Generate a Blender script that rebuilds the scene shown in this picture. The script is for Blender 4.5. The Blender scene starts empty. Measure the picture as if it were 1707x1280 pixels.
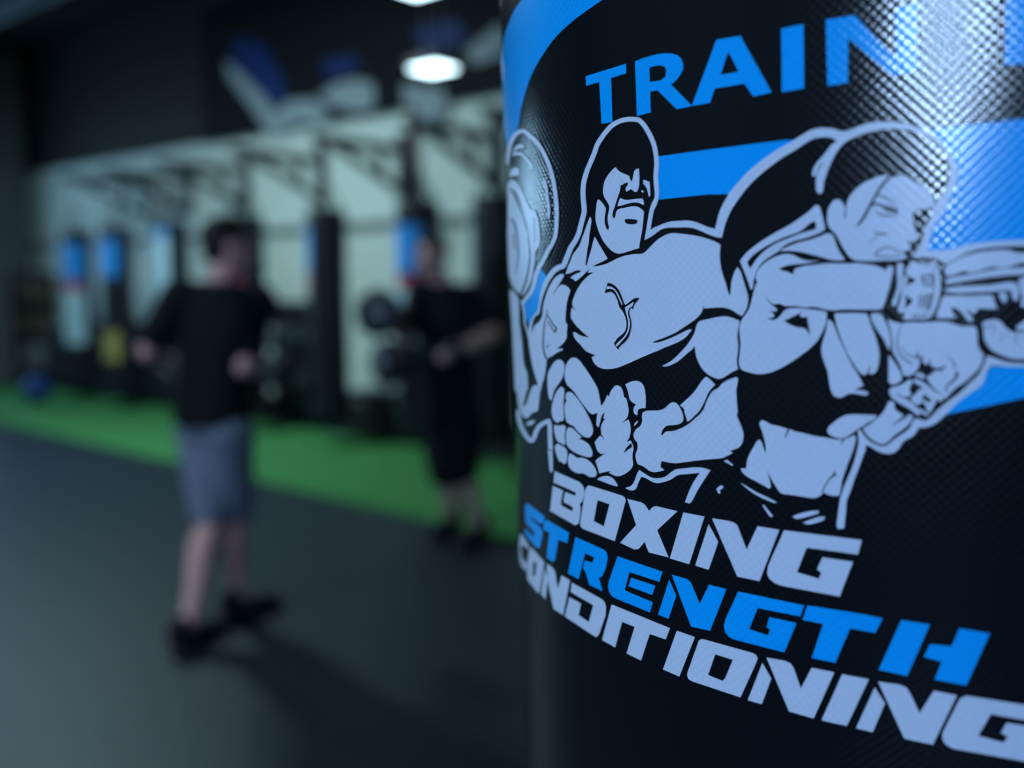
import bpy, bmesh, math, random
from mathutils import Vector, Matrix
from mathutils.geometry import tessellate_polygon, delaunay_2d_cdt

scene = bpy.context.scene
C = scene.collection
random.seed(7)

# ------------------------------------------------------------------ camera
F_PX, CX, CY, HOR = 1565.06, 853.5, 640.0, 476.49
CAM = Vector((0.0, 0.0, 1.49))
PITCH = math.atan((CY - HOR) / F_PX)
FWD = Vector((0, math.cos(PITCH), -math.sin(PITCH)))
UPV = Vector((0, math.sin(PITCH), math.cos(PITCH)))
cam_data = bpy.data.cameras.new('camera')
cam_data.sensor_fit = 'HORIZONTAL'
cam_data.sensor_width = 36.0
cam_data.lens = 36.0 * F_PX / 1707.0
cam_data.clip_start = 0.01
cam_data.clip_end = 100
cam_data.dof.use_dof = True
cam_data.dof.focus_distance = 0.272
cam_data.dof.aperture_fstop = 4.9
cam = bpy.data.objects.new('camera', cam_data)
C.objects.link(cam)
cam.location = CAM
cam.rotation_euler = (math.pi / 2 - PITCH, 0, 0)
scene.camera = cam

# ------------------------------------------------------------------ world, exposure
world = bpy.data.worlds.new('world')
scene.world = world
world.use_nodes = True
world.node_tree.nodes['Background'].inputs[0].default_value = (0.45, 0.65, 1.0, 1)
world.node_tree.nodes['Background'].inputs[1].default_value = 0.006
scene.view_settings.view_transform = 'Standard'
scene.view_settings.look = 'None'
scene.view_settings.gamma = 1.0
scene.view_settings.use_curve_mapping = False
scene.view_settings.exposure = 0.0

# lamp strengths (the lamps themselves are built further down)
LAMP_E = 165.0
LAMP2_E = 7.0        # the two small lamps in view
WINDOW_E = 17.0       # band of windows in the far left wall
WINDOW2_E = 430.0     # window behind the camera, mirrored in the bag's vinyl

# ------------------------------------------------------------------ room frame
# the back wall runs away to the left: T along it, N across the room towards it
ANG = math.radians(49.9)
T = Vector((-math.sin(ANG), math.cos(ANG), 0))
N = Vector((math.cos(ANG), math.sin(ANG), 0))
def tn(t, n, z=0.0):
    return T * t + N * n + Vector((0, 0, z))
WALL_N, CORNER_T, NEAR_N, END_T, CEIL = 6.5, 15.3, -4.2, -5.0, 5.0
TURF0, TURF1 = 4.13, 6.0
WHITE_TOP = 3.22

def ray(px, py):
    d = FWD * F_PX + Vector((1, 0, 0)) * (px - CX) + UPV * (CY - py)
    return d.normalized()
def on_plane_n(px, py, n):          # a pixel on a plane parallel to the back wall
    d = ray(px, py)
    return CAM + d * ((n - CAM.dot(N)) / d.dot(N))
def on_floor(px, py, z=0.0):
    d = ray(px, py)
    return CAM + d * ((z - CAM.z) / d.z)
def at_depth(px, py, y):
    d = ray(px, py)
    return CAM + d * ((y - CAM.y) / d.y)

# ------------------------------------------------------------------ materials
def mat(name, color, rough=0.6, spec=0.5, metal=0.0, noise=0.0, nscale=8.0, bump=0.0, bscale=200.0, emit=None, estr=0.0):
    m = bpy.data.materials.new(name)
    m.use_nodes = True
    nt = m.node_tree
    b = nt.nodes['Principled BSDF']
    b.inputs['Base Color'].default_value = (*color, 1)
    b.inputs['Roughness'].default_value = rough
    b.inputs['Specular IOR Level'].default_value = spec
    b.inputs['Metallic'].default_value = metal
    tc = nt.nodes.new('ShaderNodeTexCoord')
    if noise > 0:
        n = nt.nodes.new('ShaderNodeTexNoise'); n.inputs['Scale'].default_value = nscale; n.inputs['Detail'].default_value = 5
        nt.links.new(tc.outputs['Object'], n.inputs['Vector'])
        r = nt.nodes.new('ShaderNodeMix'); r.data_type = 'RGBA'
        r.inputs[6].default_value = (*[c * (1 - noise) for c in color], 1)
        r.inputs[7].default_value = (*[min(1, c * (1 + noise)) for c in color], 1)
        nt.links.new(n.outputs['Fac'], r.inputs[0])
        nt.links.new(r.outputs[2], b.inputs['Base Color'])
    if bump > 0:
        n2 = nt.nodes.new('ShaderNodeTexNoise'); n2.inputs['Scale'].default_value = bscale; n2.inputs['Detail'].default_value = 3
        nt.links.new(tc.outputs['Object'], n2.inputs['Vector'])
        bp = nt.nodes.new('ShaderNodeBump'); bp.inputs['Strength'].default_value = bump; bp.inputs['Distance'].default_value = 0.004
        nt.links.new(n2.outputs['Fac'], bp.inputs['Height'])
        nt.links.new(bp.outputs['Normal'], b.inputs['Normal'])
    if emit:
        b.inputs['Emission Color'].default_value = (*emit, 1)
        b.inputs['Emission Strength'].default_value = estr
    return m

WEAVE = 0.00125      # half pitch of the embossed weave, metres
def vinyl(name, color, rough, spec, strength):
    """glossy coated vinyl: UV is metres round the bag / up the bag, embossed with staggered bumps"""
    m = bpy.data.materials.new(name); m.use_nodes = True
    nt = m.node_tree; b = nt.nodes['Principled BSDF']
    b.inputs['Roughness'].default_value = rough
    b.inputs['Specular IOR Level'].default_value = spec
    uv = nt.nodes.new('ShaderNodeUVMap'); uv.uv_map = 'bag'
    sx = nt.nodes.new('ShaderNodeSeparateXYZ'); nt.links.new(uv.outputs[0], sx.inputs[0])
    def mul_cos(sock):
        a = nt.nodes.new('ShaderNodeMath'); a.operation = 'MULTIPLY'; a.inputs[1].default_value = math.pi / WEAVE
        nt.links.new(sock, a.inputs[0])
        c = nt.nodes.new('ShaderNodeMath'); c.operation = 'COSINE'; nt.links.new(a.outputs[0], c.inputs[0])
        return c.outputs[0]
    p = nt.nodes.new('ShaderNodeMath'); p.operation = 'MULTIPLY'
    nt.links.new(mul_cos(sx.outputs[0]), p.inputs[0]); nt.links.new(mul_cos(sx.outputs[1]), p.inputs[1])
    ns = nt.nodes.new('ShaderNodeTexNoise'); ns.inputs['Scale'].default_value = 900; ns.inputs['Detail'].default_value = 4
    nt.links.new(uv.outputs[0], ns.inputs['Vector'])
    ad = nt.nodes.new('ShaderNodeMath'); ad.operation = 'MULTIPLY_ADD'; ad.inputs[1].default_value = 0.5
    nt.links.new(ns.outputs['Fac'], ad.inputs[0]); nt.links.new(p.outputs[0], ad.inputs[2])
    bp = nt.nodes.new('ShaderNodeBump'); bp.inputs['Strength'].default_value = strength; bp.inputs['Distance'].default_value = 0.00012
    nt.links.new(ad.outputs[0], bp.inputs['Height']); nt.links.new(bp.outputs['Normal'], b.inputs['Normal'])
    # slight grain in the pigment
    mx = nt.nodes.new('ShaderNodeMix'); mx.data_type = 'RGBA'
    mx.inputs[6].default_value = (*[c * 0.93 for c in color], 1); mx.inputs[7].default_value = (*[min(1, c * 1.07) for c in color], 1)
    nt.links.new(ns.outputs['Fac'], mx.inputs[0]); nt.links.new(mx.outputs[2], b.inputs['Base Color'])
    return m

M = {
    'vinyl_black': vinyl('black_vinyl', (0.005, 0.0065, 0.010), 0.17, 0.5, 0.28),
    'ink_blue': vinyl('blue_ink', (0.0, 0.37, 1.0), 0.18, 0.5, 0.27),
    'ink_white': vinyl('white_ink', (0.60, 0.67, 0.84), 0.3, 0.35, 0.2),
    'ink_black': vinyl('black_ink', (0.005, 0.007, 0.011), 0.2, 0.45, 0.28),
    'rubber': mat('rubber_floor', (0.010, 0.0185, 0.0265), 0.5, 0.3, noise=0.25, nscale=6, bump=0.25, bscale=120),
    'turf': mat('green_turf', (0.05, 0.21, 0.06), 0.9, 0.2, noise=0.35, nscale=30, bump=0.6, bscale=250),
    'wall_white': mat('painted_block', (0.66, 0.74, 0.68), 0.75, 0.3, noise=0.06, nscale=1.5, bump=0.1, bscale=40),
    'wall_dark': mat('dark_cladding', (0.019, 0.0165, 0.016), 0.7, 0.3, noise=0.15, nscale=3),
    'wall_side': mat('grey_block', (0.16, 0.18, 0.18), 0.8, 0.3, noise=0.1, nscale=2),
    'ceiling': mat('dark_ceiling', (0.008, 0.008, 0.009), 0.8, 0.2, noise=0.1),
    'steel': mat('galvanised_steel', (0.26, 0.31, 0.36), 0.5, 0.5, 0.4, noise=0.1),
    'black_metal': mat('black_powder_coat', (0.012, 0.013, 0.015), 0.5, 0.4),
    'chrome': mat('chain_steel', (0.35, 0.36, 0.38), 0.35, 0.5, 0.9),
    'trim': mat('grey_rail', (0.16, 0.18, 0.17), 0.6, 0.4),
    'brown': mat('brown_conduit', (0.16, 0.11, 0.08), 0.6, 0.4),
    'bag_black': mat('black_leather', (0.008, 0.010, 0.016), 0.45, 0.4, bump=0.2, bscale=150),
    'bag_blue': mat('blue_bag_print', (0.02, 0.30, 0.85), 0.5, 0.3),
    'bag_pale': mat('pale_bag_print', (0.42, 0.62, 0.72), 0.5, 0.3),
    'bag_red': mat('red_bag_print', (0.45, 0.05, 0.08), 0.5, 0.3),
    'bag_yellow': mat('yellow_bag_print', (0.35, 0.32, 0.10), 0.5, 0.3),
    'banner_black': mat('banner_black', (0.004, 0.005, 0.007), 0.7, 0.15),
    'banner_blue': mat('banner_blue', (0.003, 0.020, 0.125), 0.6, 0.3),
    'banner_grey': mat('banner_grey', (0.28, 0.34, 0.37), 0.6, 0.3),
    'lamp_body': mat('lamp_housing', (0.10, 0.10, 0.11), 0.5, 0.4, 0.3),
    'lamp_glow': mat('lamp_diffuser', (0.9, 0.95, 1.0), 0.4, 0.3, emit=(0.62, 0.90, 1.0), estr=LAMP_E),
    'lamp_glow2': mat('small_lamp_diffuser', (0.9, 0.95, 1.0), 0.4, 0.3, emit=(0.62, 0.90, 1.0), estr=LAMP2_E),
    'daylight': mat('window_daylight', (0.8, 0.9, 1.0), 0.2, 0.5, emit=(0.36, 0.68, 1.0), estr=WINDOW_E),
    'daylight2': mat('window_daylight_near', (0.8, 0.9, 1.0), 0.2, 0.5, emit=(0.41, 0.64, 1.0), estr=WINDOW2_E),
    'skin': mat('skin', (0.78, 0.42, 0.42), 0.55, 0.35, noise=0.08, nscale=12),
    'skin2': mat('skin_tan', (0.68, 0.40, 0.36), 0.55, 0.35, noise=0.08, nscale=12),
    'hair': mat('dark_hair', (0.018, 0.012, 0.010), 0.6, 0.3, bump=0.5, bscale=120),
    'cloth_black': mat('black_jersey', (0.010, 0.012, 0.015), 0.85, 0.15, bump=0.2, bscale=300),
    'cloth_grey': mat('grey_shorts', (0.22, 0.25, 0.36), 0.8, 0.2, bump=0.2, bscale=300),
    'shoe': mat('black_shoe', (0.012, 0.013, 0.015), 0.5, 0.4),
    'sole': mat('shoe_sole', (0.05, 0.05, 0.055), 0.7, 0.3),
    'glove': mat('dark_glove', (0.02, 0.028, 0.045), 0.4, 0.4),
    'glove_cuff': mat('pale_glove_cuff', (0.34, 0.42, 0.38), 0.6, 0.3),
    'eye': mat('eye', (0.02, 0.015, 0.012), 0.2, 0.5),
    'lip': mat('lips', (0.36, 0.12, 0.12), 0.5, 0.3),
    'dumbbell_end': mat('grey_urethane', (0.17, 0.20, 0.22), 0.45, 0.4),
    'plastic_blue': mat('blue_rubber', (0.01, 0.05, 0.25), 0.5, 0.4),
    'plastic_grey': mat('grey_plastic', (0.24, 0.26, 0.26), 0.6, 0.3),
    'foam_black': mat('black_soft_box', (0.014, 0.015, 0.018), 0.6, 0.3, bump=0.1, bscale=80),
    'box_brown': mat('cardboard', (0.14, 0.10, 0.07), 0.8, 0.2, noise=0.1),
}

# ------------------------------------------------------------------ mesh helpers
def tag(o, label=None, cat=None, group=None, kind=None):
    if label: o['label'] = label
    if cat: o['category'] = cat
    if group: o['group'] = group
    if kind: o['kind'] = kind
    return o

def obj(name, verts, faces, material, parent=None, smooth=False):
    me = bpy.data.meshes.new(name)
    off = parent.location if parent else Vector((0, 0, 0))
    if parent and parent.get('base'):
        off = Vector(parent['base'])
    me.from_pydata([tuple(Vector(v) - off) for v in verts], [], faces)
    me.update()
    if smooth:
        for p in me.polygons: p.use_smooth = True
    if material: me.materials.append(material)
    o = bpy.data.objects.new(name, me)
    C.objects.link(o)
    if parent:
        o.parent = parent
    return o

def root(name, loc, label, cat, group=None):
    """an empty at the thing's base; parts are given in world coordinates and stored relative to it"""
    e = bpy.data.objects.new(name, None)
    e.empty_display_size = 0.1
    C.objects.link(e)
    e.location = Vector(loc)
    tag(e, label, cat, group)
    return e

def sub(name, verts, faces, material, part, smooth=False):
    """sub-part: child of a part whose origin is its thing's base"""
    base = part.parent.location if part.parent else part.location
    me = bpy.data.meshes.new(name)
    me.from_pydata([tuple(Vector(v) - base) for v in verts], [], faces); me.update()
    if smooth:
        for p in me.polygons: p.use_smooth = True
    me.materials.append(material)
    o = bpy.data.objects.new(name, me); C.objects.link(o); o.parent = part
    return o

class MB:
    def __init__(self): self.v = []; self.f = []
    def add(self, vs, fs):
        k = len(self.v); self.v += [Vector(v) for v in vs]; self.f += [[i + k for i in f] for f in fs]; return self
    def box(self, c, sx, sy, sz, ax=None, ay=None, az=None, bevel=0.0):
        ax = ax or Vector((1, 0, 0)); ay = ay or Vector((0, 1, 0)); az = az or Vector((0, 0, 1)); c = Vector(c)
        if bevel <= 0:
            vs = [c + ax * (i * sx / 2) + ay * (j * sy / 2) + az * (k * sz / 2) for k in (-1, 1) for j in (-1, 1) for i in (-1, 1)]
            fs = [(0, 2, 3, 1), (4, 5, 7, 6), (0, 1, 5, 4), (2, 6, 7, 3), (0, 4, 6, 2), (1, 3, 7, 5)]
            return self.add(vs, fs)
        bm = bmesh.new(); bmesh.ops.create_cube(bm, size=1)
        for v in bm.verts: v.co = Vector((v.co.x * sx, v.co.y * sy, v.co.z * sz))
        bmesh.ops.bevel(bm, geom=bm.edges[:] , offset=bevel, segments=2, affect='EDGES', profile=0.5)
        bm.verts.index_update()
        vs = [c + ax * v.co.x + ay * v.co.y + az * v.co.z for v in bm.verts]
        fs = [[v.index for v in f.verts] for f in bm.faces]; bm.free()
        return self.add(vs, fs)
    def tube(self, pts, rad, seg=12, cap=True):
        pts = [Vector(p) for p in pts]
        if not isinstance(rad, (list, tuple)): rad = [rad] * len(pts)
        vs = []; fs = []; prev = None
        for i, p in enumerate(pts):
            d = (pts[min(i + 1, len(pts) - 1)] - pts[max(i - 1, 0)]).normalized()
            u = d.orthogonal().normalized() if prev is None else (prev - d * prev.dot(d)).normalized()
            prev = u; w = d.cross(u)
            for k in range(seg):
                a = 2 * math.pi * k / seg
                vs.append(p + (u * math.cos(a) + w * math.sin(a)) * rad[i])
        for i in range(len(pts) - 1):
            for k in range(seg):
                a, b = i * seg + k, i * seg + (k + 1) % seg
                fs.append((a, b, b + seg, a + seg))
        if cap:
            fs.append(list(range(seg))[::-1]); fs.append([(len(pts) - 1) * seg + k for k in range(seg)])
        return self.add(vs, fs)
    def sphere(self, c, rx, ry=None, rz=None, rot=None, seg=16, rings=10):
        ry = ry or rx; rz = rz or rx; c = Vector(c); vs = []; fs = []
        for i in range(1, rings):
            th = math.pi * i / rings
            for k in range(seg):
                a = 2 * math.pi * k / seg
                v = Vector((rx * math.sin(th) * math.cos(a), ry * math.sin(th) * math.sin(a), rz * math.cos(th)))
                vs.append(c + (rot @ v if rot else v))
        top = len(vs); v = Vector((0, 0, rz)); vs.append(c + (rot @ v if rot else v))
        bot = len(vs); v = Vector((0, 0, -rz)); vs.append(c + (rot @ v if rot else v))
        for i in range(rings - 2):
            for k in range(seg):
                a, b = i * seg + k, i * seg + (k + 1) % seg
                fs.append((a, a + seg, b + seg, b))
        for k in range(seg):
            fs.append((top, k, (k + 1) % seg)); j = (rings - 2) * seg
            fs.append((bot, j + (k + 1) % seg, j + k))
        return self.add(vs, fs)
    def torus(self, c, R, r, axis, seg=14, sides=7, stretch=None):
        """chain link: axis = link plane normal, stretch = (direction, length)"""
        axis = Vector(axis).normalized(); c = Vector(c)
        u = (stretch[0].normalized() if stretch else axis.orthogonal().normalized()); w = axis.cross(u)
        pts = []
        for k in range(seg):
            a = 2 * math.pi * k / seg
            e = stretch[1] / 2 * (1 if math.cos(a) > 0 else -1) if stretch else 0
            pts.append(c + u * (R * math.cos(a) + e) + w * R * math.sin(a))
        vs = []; fs = []
        for i, p in enumerate(pts):
            rd = (p - c).normalized()
            d = (pts[(i + 1) % seg] - pts[i - 1]).normalized(); rd = axis.cross(d)
            for k in range(sides):
                a = 2 * math.pi * k / sides
                vs.append(p + (rd * math.cos(a) + axis * math.sin(a)) * r)
        for i in range(seg):
            for k in range(sides):
                a, b = i * sides + k, i * sides + (k + 1) % sides
                a2, b2 = ((i + 1) % seg) * sides + k, ((i + 1) % seg) * sides + (k + 1) % sides
                fs.append((a, b, b2, a2))
        return self.add(vs, fs)
    def lathe(self, c, axis, prof, seg=32):
        """prof: (height along axis, radius)"""
        axis = Vector(axis).normalized(); u = axis.orthogonal().normalized(); w = axis.cross(u); c = Vector(c)
        vs = []; fs = []
        for h, r in prof:
            for k in range(seg):
                a = 2 * math.pi * k / seg
                vs.append(c + axis * h + (u * math.cos(a) + w * math.sin(a)) * r)
        for i in range(len(prof) - 1):
            for k in range(seg):
                a, b = i * seg + k, i * seg + (k + 1) % seg
                fs.append((a, b, b + seg, a + seg))
        fs.append(list(range(seg))[::-1]); fs.append([(len(prof) - 1) * seg + k for k in range(seg)])
        return self.add(vs, fs)
    def obj(self, name, material, parent=None, smooth=False): return obj(name, self.v, self.f, material, parent, smooth)
    def sub(self, name, material, part, smooth=False): return sub(name, self.v, self.f, material, part, smooth)

def slab(name, a, b, c, d, thick, material, kind='structure'):
    """quad a b c d extruded by the vector thick"""
    q = [Vector(x) for x in (a, b, c, d)]; v = q + [x + thick for x in q]
    o = obj(name, v, [(0, 1, 2, 3), (7, 6, 5, 4), (0, 4, 5, 1), (1, 5, 6, 2), (2, 6, 7, 3), (3, 7, 4, 0)], material)
    tag(o, kind=kind); return o

# ------------------------------------------------------------------ room shell
Z = Vector((0, 0, 1))
fl = slab('floor', tn(END_T - .2, NEAR_N - .2), tn(END_T - .2, WALL_N + .2), tn(CORNER_T + .2, WALL_N + .2), tn(CORNER_T + .2, NEAR_N - .2), -Z * .2, M['rubber'])
turf = obj('turf_strip', *(lambda q: (q + [v + Z * .014 for v in q], [(3, 2, 1, 0), (4, 5, 6, 7), (0, 1, 5, 4), (1, 2, 6, 5), (2, 3, 7, 6), (3, 0, 4, 7)]))(
    [tn(END_T + .3, TURF0, .001), tn(CORNER_T - .4, TURF0, .001), tn(CORNER_T - .4, TURF1, .001), tn(END_T + .3, TURF1, .001)]), M['turf'])
tag(turf, 'long strip of green artificial turf on the floor below the hanging bags', 'turf')
slab('wall_back', tn(END_T, WALL_N), tn(END_T, WALL_N, WHITE_TOP), tn(CORNER_T, WALL_N, WHITE_TOP), tn(CORNER_T, WALL_N), N * .2, M['wall_white'])
slab('wall_back_upper', tn(END_T, WALL_N - .03, WHITE_TOP), tn(END_T, WALL_N - .03, CEIL), tn(CORNER_T, WALL_N - .03, CEIL), tn(CORNER_T, WALL_N - .03, WHITE_TOP), N * .23, M['wall_dark'])
# end wall with a high window band (daylight from the left)
W_N0, W_N1, W_Z0, W_Z1 = 2.6, 4.6, 1.85, 3.05
m = MB()
for (n0, n1, z0, z1) in ((NEAR_N, W_N0, 0, CEIL), (W_N1, WALL_N, 0, CEIL), (W_N0, W_N1, 0, W_Z0), (W_N0, W_N1, W_Z1, CEIL)):
    m.box(tn(CORNER_T + .1, (n0 + n1) / 2, (z0 + z1) / 2), n1 - n0, .2, z1 - z0, N, T, Z)
tag(m.obj('wall_left', M['wall_side']), kind='structure')
slab('wall_right', tn(END_T, NEAR_N), tn(END_T, NEAR_N, CEIL), tn(END_T, WALL_N, CEIL), tn(END_T, WALL_N), -T * .2, M['wall_side'])
# front wall behind the camera with its window
dW = Vector((-.49, -.86, 0)).normalized(); cw = dW * (NEAR_N / dW.dot(N)); V_T = cw.dot(T)
V_T0, V_T1, V_Z0, V_Z1 = V_T - .21, V_T + .21, 2.02, 2.52
m = MB()
for (t0, t1, z0, z1) in ((END_T, V_T0, 0, CEIL), (V_T1, CORNER_T, 0, CEIL), (V_T0, V_T1, 0, V_Z0), (V_T0, V_T1, V_Z1, CEIL)):
    m.box(tn((t0 + t1) / 2, NEAR_N - .1, (z0 + z1) / 2), t1 - t0, .2, z1 - z0, T, N, Z)
tag(m.obj('wall_front', M['wall_side']), kind='structure')
m = MB()
for z in (V_Z0, V_Z1): m.box(tn((V_T0 + V_T1) / 2, NEAR_N - .06, z), V_T1 - V_T0 + .1, .14, .06, T, N, Z)
for i in range(3): m.box(tn(V_T0 + (V_T1 - V_T0) * i / 2, NEAR_N - .06, (V_Z0 + V_Z1) / 2), .05, .14, V_Z1 - V_Z0, T, N, Z)
win2 = tag(m.obj('window_2', M['black_metal']), kind='structure')
for i in range(2):
    a = V_T0 + (V_T1 - V_T0) * i / 2 + .025; b = V_T0 + (V_T1 - V_T0) * (i + 1) / 2 - .025
    MB().box(tn((a + b) / 2, NEAR_N - .09, (V_Z0 + V_Z1) / 2), b - a, .01, V_Z1 - V_Z0 - .06, T, N, Z).obj('pane', M['daylight2'], win2)
slab('ceiling', tn(END_T - .2, NEAR_N - .2, CEIL), tn(CORNER_T + .2, NEAR_N - .2, CEIL), tn(CORNER_T + .2, WALL_N + .2, CEIL), tn(END_T - .2, WALL_N + .2, CEIL), Z * .2, M['ceiling'])
# the window: frame, mullions, panes
m = MB()
for z in (W_Z0, W_Z1): m.box(tn(CORNER_T + .06, (W_N0 + W_N1) / 2, z), W_N1 - W_N0 + .1, .14, .08, N, T, Z)
npane = 3
for i in range(npane + 1):
    n = W_N0 + (W_N1 - W_N0) * i / npane
    m.box(tn(CORNER_T + .06, n, (W_Z0 + W_Z1) / 2), .06, .14, W_Z1 - W_Z0, N, T, Z)
win = tag(m.obj('window_1', M['black_metal']), kind='structure')
for i in range(npane):
    a = W_N0 + (W_N1 - W_N0) * i / npane + .03; b = W_N0 + (W_N1 - W_N0) * (i + 1) / npane - .03
    pm = MB().box(tn(CORNER_T + .09, (a + b) / 2, (W_Z0 + W_Z1) / 2), b - a, .01, W_Z1 - W_Z0 - .08, N, T, Z)
    pm.obj('pane', M['daylight'], win)
# rail along the white wall and the brown conduit
m = MB().box(tn((END_T + CORNER_T) / 2, WALL_N - .015, 2.10), CORNER_T - END_T, .03, .09, T, N, Z)
tag(m.obj('trim_1', M['trim']), kind='structure')
p = on_plane_n(692, 300, WALL_N - .03)
m = MB().tube([Vector((p.x, p.y, 2.1)), Vector((p.x, p.y, WHITE_TOP))], .055)
tag(m.obj('trim_2', M['brown'], smooth=True), kind='structure')
m = MB().box(tn((END_T + CORNER_T) / 2, WALL_N - .045, .12), CORNER_T - END_T, .05, .24, T, N, Z)
tag(m.obj('baseboard_back', M['black_metal']), kind='structure')
# steel purlins under the ceiling
for i, n in enumerate((5.2, 3.4, 1.6, -.2, -2.0, -3.8)):
    m = MB().box(tn((END_T + CORNER_T) / 2, n, CEIL - .02), CORNER_T - END_T, .09, .02, T, N, Z)
    m.box(tn((END_T + CORNER_T) / 2, n, CEIL - .10), CORNER_T - END_T, .012, .18, T, N, Z)
    m.box(tn((END_T + CORNER_T) / 2, n, CEIL - .19), CORNER_T - END_T, .09, .012, T, N, Z)
    tag(m.obj('ceiling_purlin', M['steel']), 'galvanised steel purlin under the dark ceiling, %s from the banner wall' % ('first', 'second', 'third', 'fourth', 'fifth', 'sixth')[i], 'beam', 'purlins under the ceiling')

# ------------------------------------------------------------------ banner on the upper wall
BN = WALL_N - .06
def wall_poly(pts, n):
    return [on_plane_n(x, y, n) for x, y in pts]
def prism(name, quad, depth, material, parent):
    k = len(quad); v = list(quad) + [p + N * depth for p in quad]
    tri = tessellate_polygon([quad])
    f = [tuple(t) for t in tri] + [tuple(i + k for i in reversed(t)) for t in tri] + [(i, (i + 1) % k, (i + 1) % k + k, i + k) for i in range(k)]
    return obj(name, v, f, material, parent)
ta = on_plane_n(338, 200, BN).dot(T); tb = 2.6
bn = root('wall_banner', tn((ta + tb) / 2, BN, WHITE_TOP), 'large black wall banner with blue and grey shapes above the white wall', 'banner')
prism('banner_cloth', [tn(ta, BN, WHITE_TOP - .03), tn(tb, BN, WHITE_TOP - .03), tn(tb, BN, CEIL - .25), tn(ta, BN, CEIL - .25)], .02, M['banner_black'], bn)
shapes = [
 ('printed_shape', [(395, 60), (440, 75), (470, 130), (478, 165), (462, 182), (430, 150), (398, 125), (385, 95)], 'banner_blue'),
 ('printed_shape', [(540, 100), (590, 92), (600, 110), (570, 128), (540, 130)], 'banner_blue'),
 ('printed_shape', [(690, 45), (760, 30), (780, 60), (750, 85), (700, 80)], 'banner_blue'),
 ('printed_shape', [(374, 100), (400, 120), (440, 160), (458, 188), (480, 168), (520, 165), (545, 180), (545, 208), (520, 205), (490, 205), (466, 228), (445, 220), (420, 180), (380, 128)], 'banner_grey'),
 ('printed_shape', [(530, 158), (565, 138), (600, 132), (622, 140), (624, 178), (600, 188), (560, 178)], 'banner_grey'),
 ('printed_shape', [(672, 140), (740, 148), (745, 185), (725, 205), (690, 195), (672, 170)], 'banner_grey'),
 ('printed_shape', [(775, 85), (830, 40), (850, 55), (830, 95), (790, 108)], 'banner_grey'),
]
for i, (nm, pts, mm) in enumerate(shapes):
    prism(nm, wall_poly(pts, BN - .004 - .001 * (i % 2)), .004, M[mm], bn)

# ------------------------------------------------------------------ ceiling lamps
def lamp(loc, label, along=T, cross=N, sx=.5, sy=.3, glow='lamp_glow'):
    e = root('high_bay_lamp', loc, label, 'lamp', 'lamps hanging under the ceiling')
    x, y, z = loc
    h = MB().box((x, y, z + .05), sx + .05, sy + .05, .06, along, cross, Z, bevel=.012)
    for k in range(7): h.box(Vector(loc) + Z * .095 + along * ((k - 3) * sx / 7.5), .012, sy * .8, .04, along, cross, Z)
    hs = h.obj('housing', M['lamp_body'], e)
    MB().box((x, y, z + .014), sx, sy, .012, along, cross, Z).obj('diffuser', M[glow], e)
    for s in (-1, 1):
        MB().tube([Vector(loc) + Z * .11 + along * (s * sx * .35), Vector((x, y, CEIL - .004)) + along * (s * sx * .1)], .004, 6).obj('suspension_wire', M['chrome'], e)
    return e
l1 = at_depth(722, 118, 7.0); l2 = at_depth(697, -16, 6.1)
lamp(l1, 'bright rectangular lamp glowing in front of the wall banner', sx=.26, sy=.22, glow='lamp_glow2')
lamp(l2, 'bright rectangular lamp cut by the top edge of the photo', sx=.26, sy=.22, glow='lamp_glow2')
lamp((-4.0, 7.4, 4.6), 'long bright lamp high over the turf left of the wall banner', sx=1.15, sy=.36)
lamp((-3.3, 1.4, 3.9), 'bright lamp over the near left part of the rubber floor', sx=.62, sy=.30)

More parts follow.
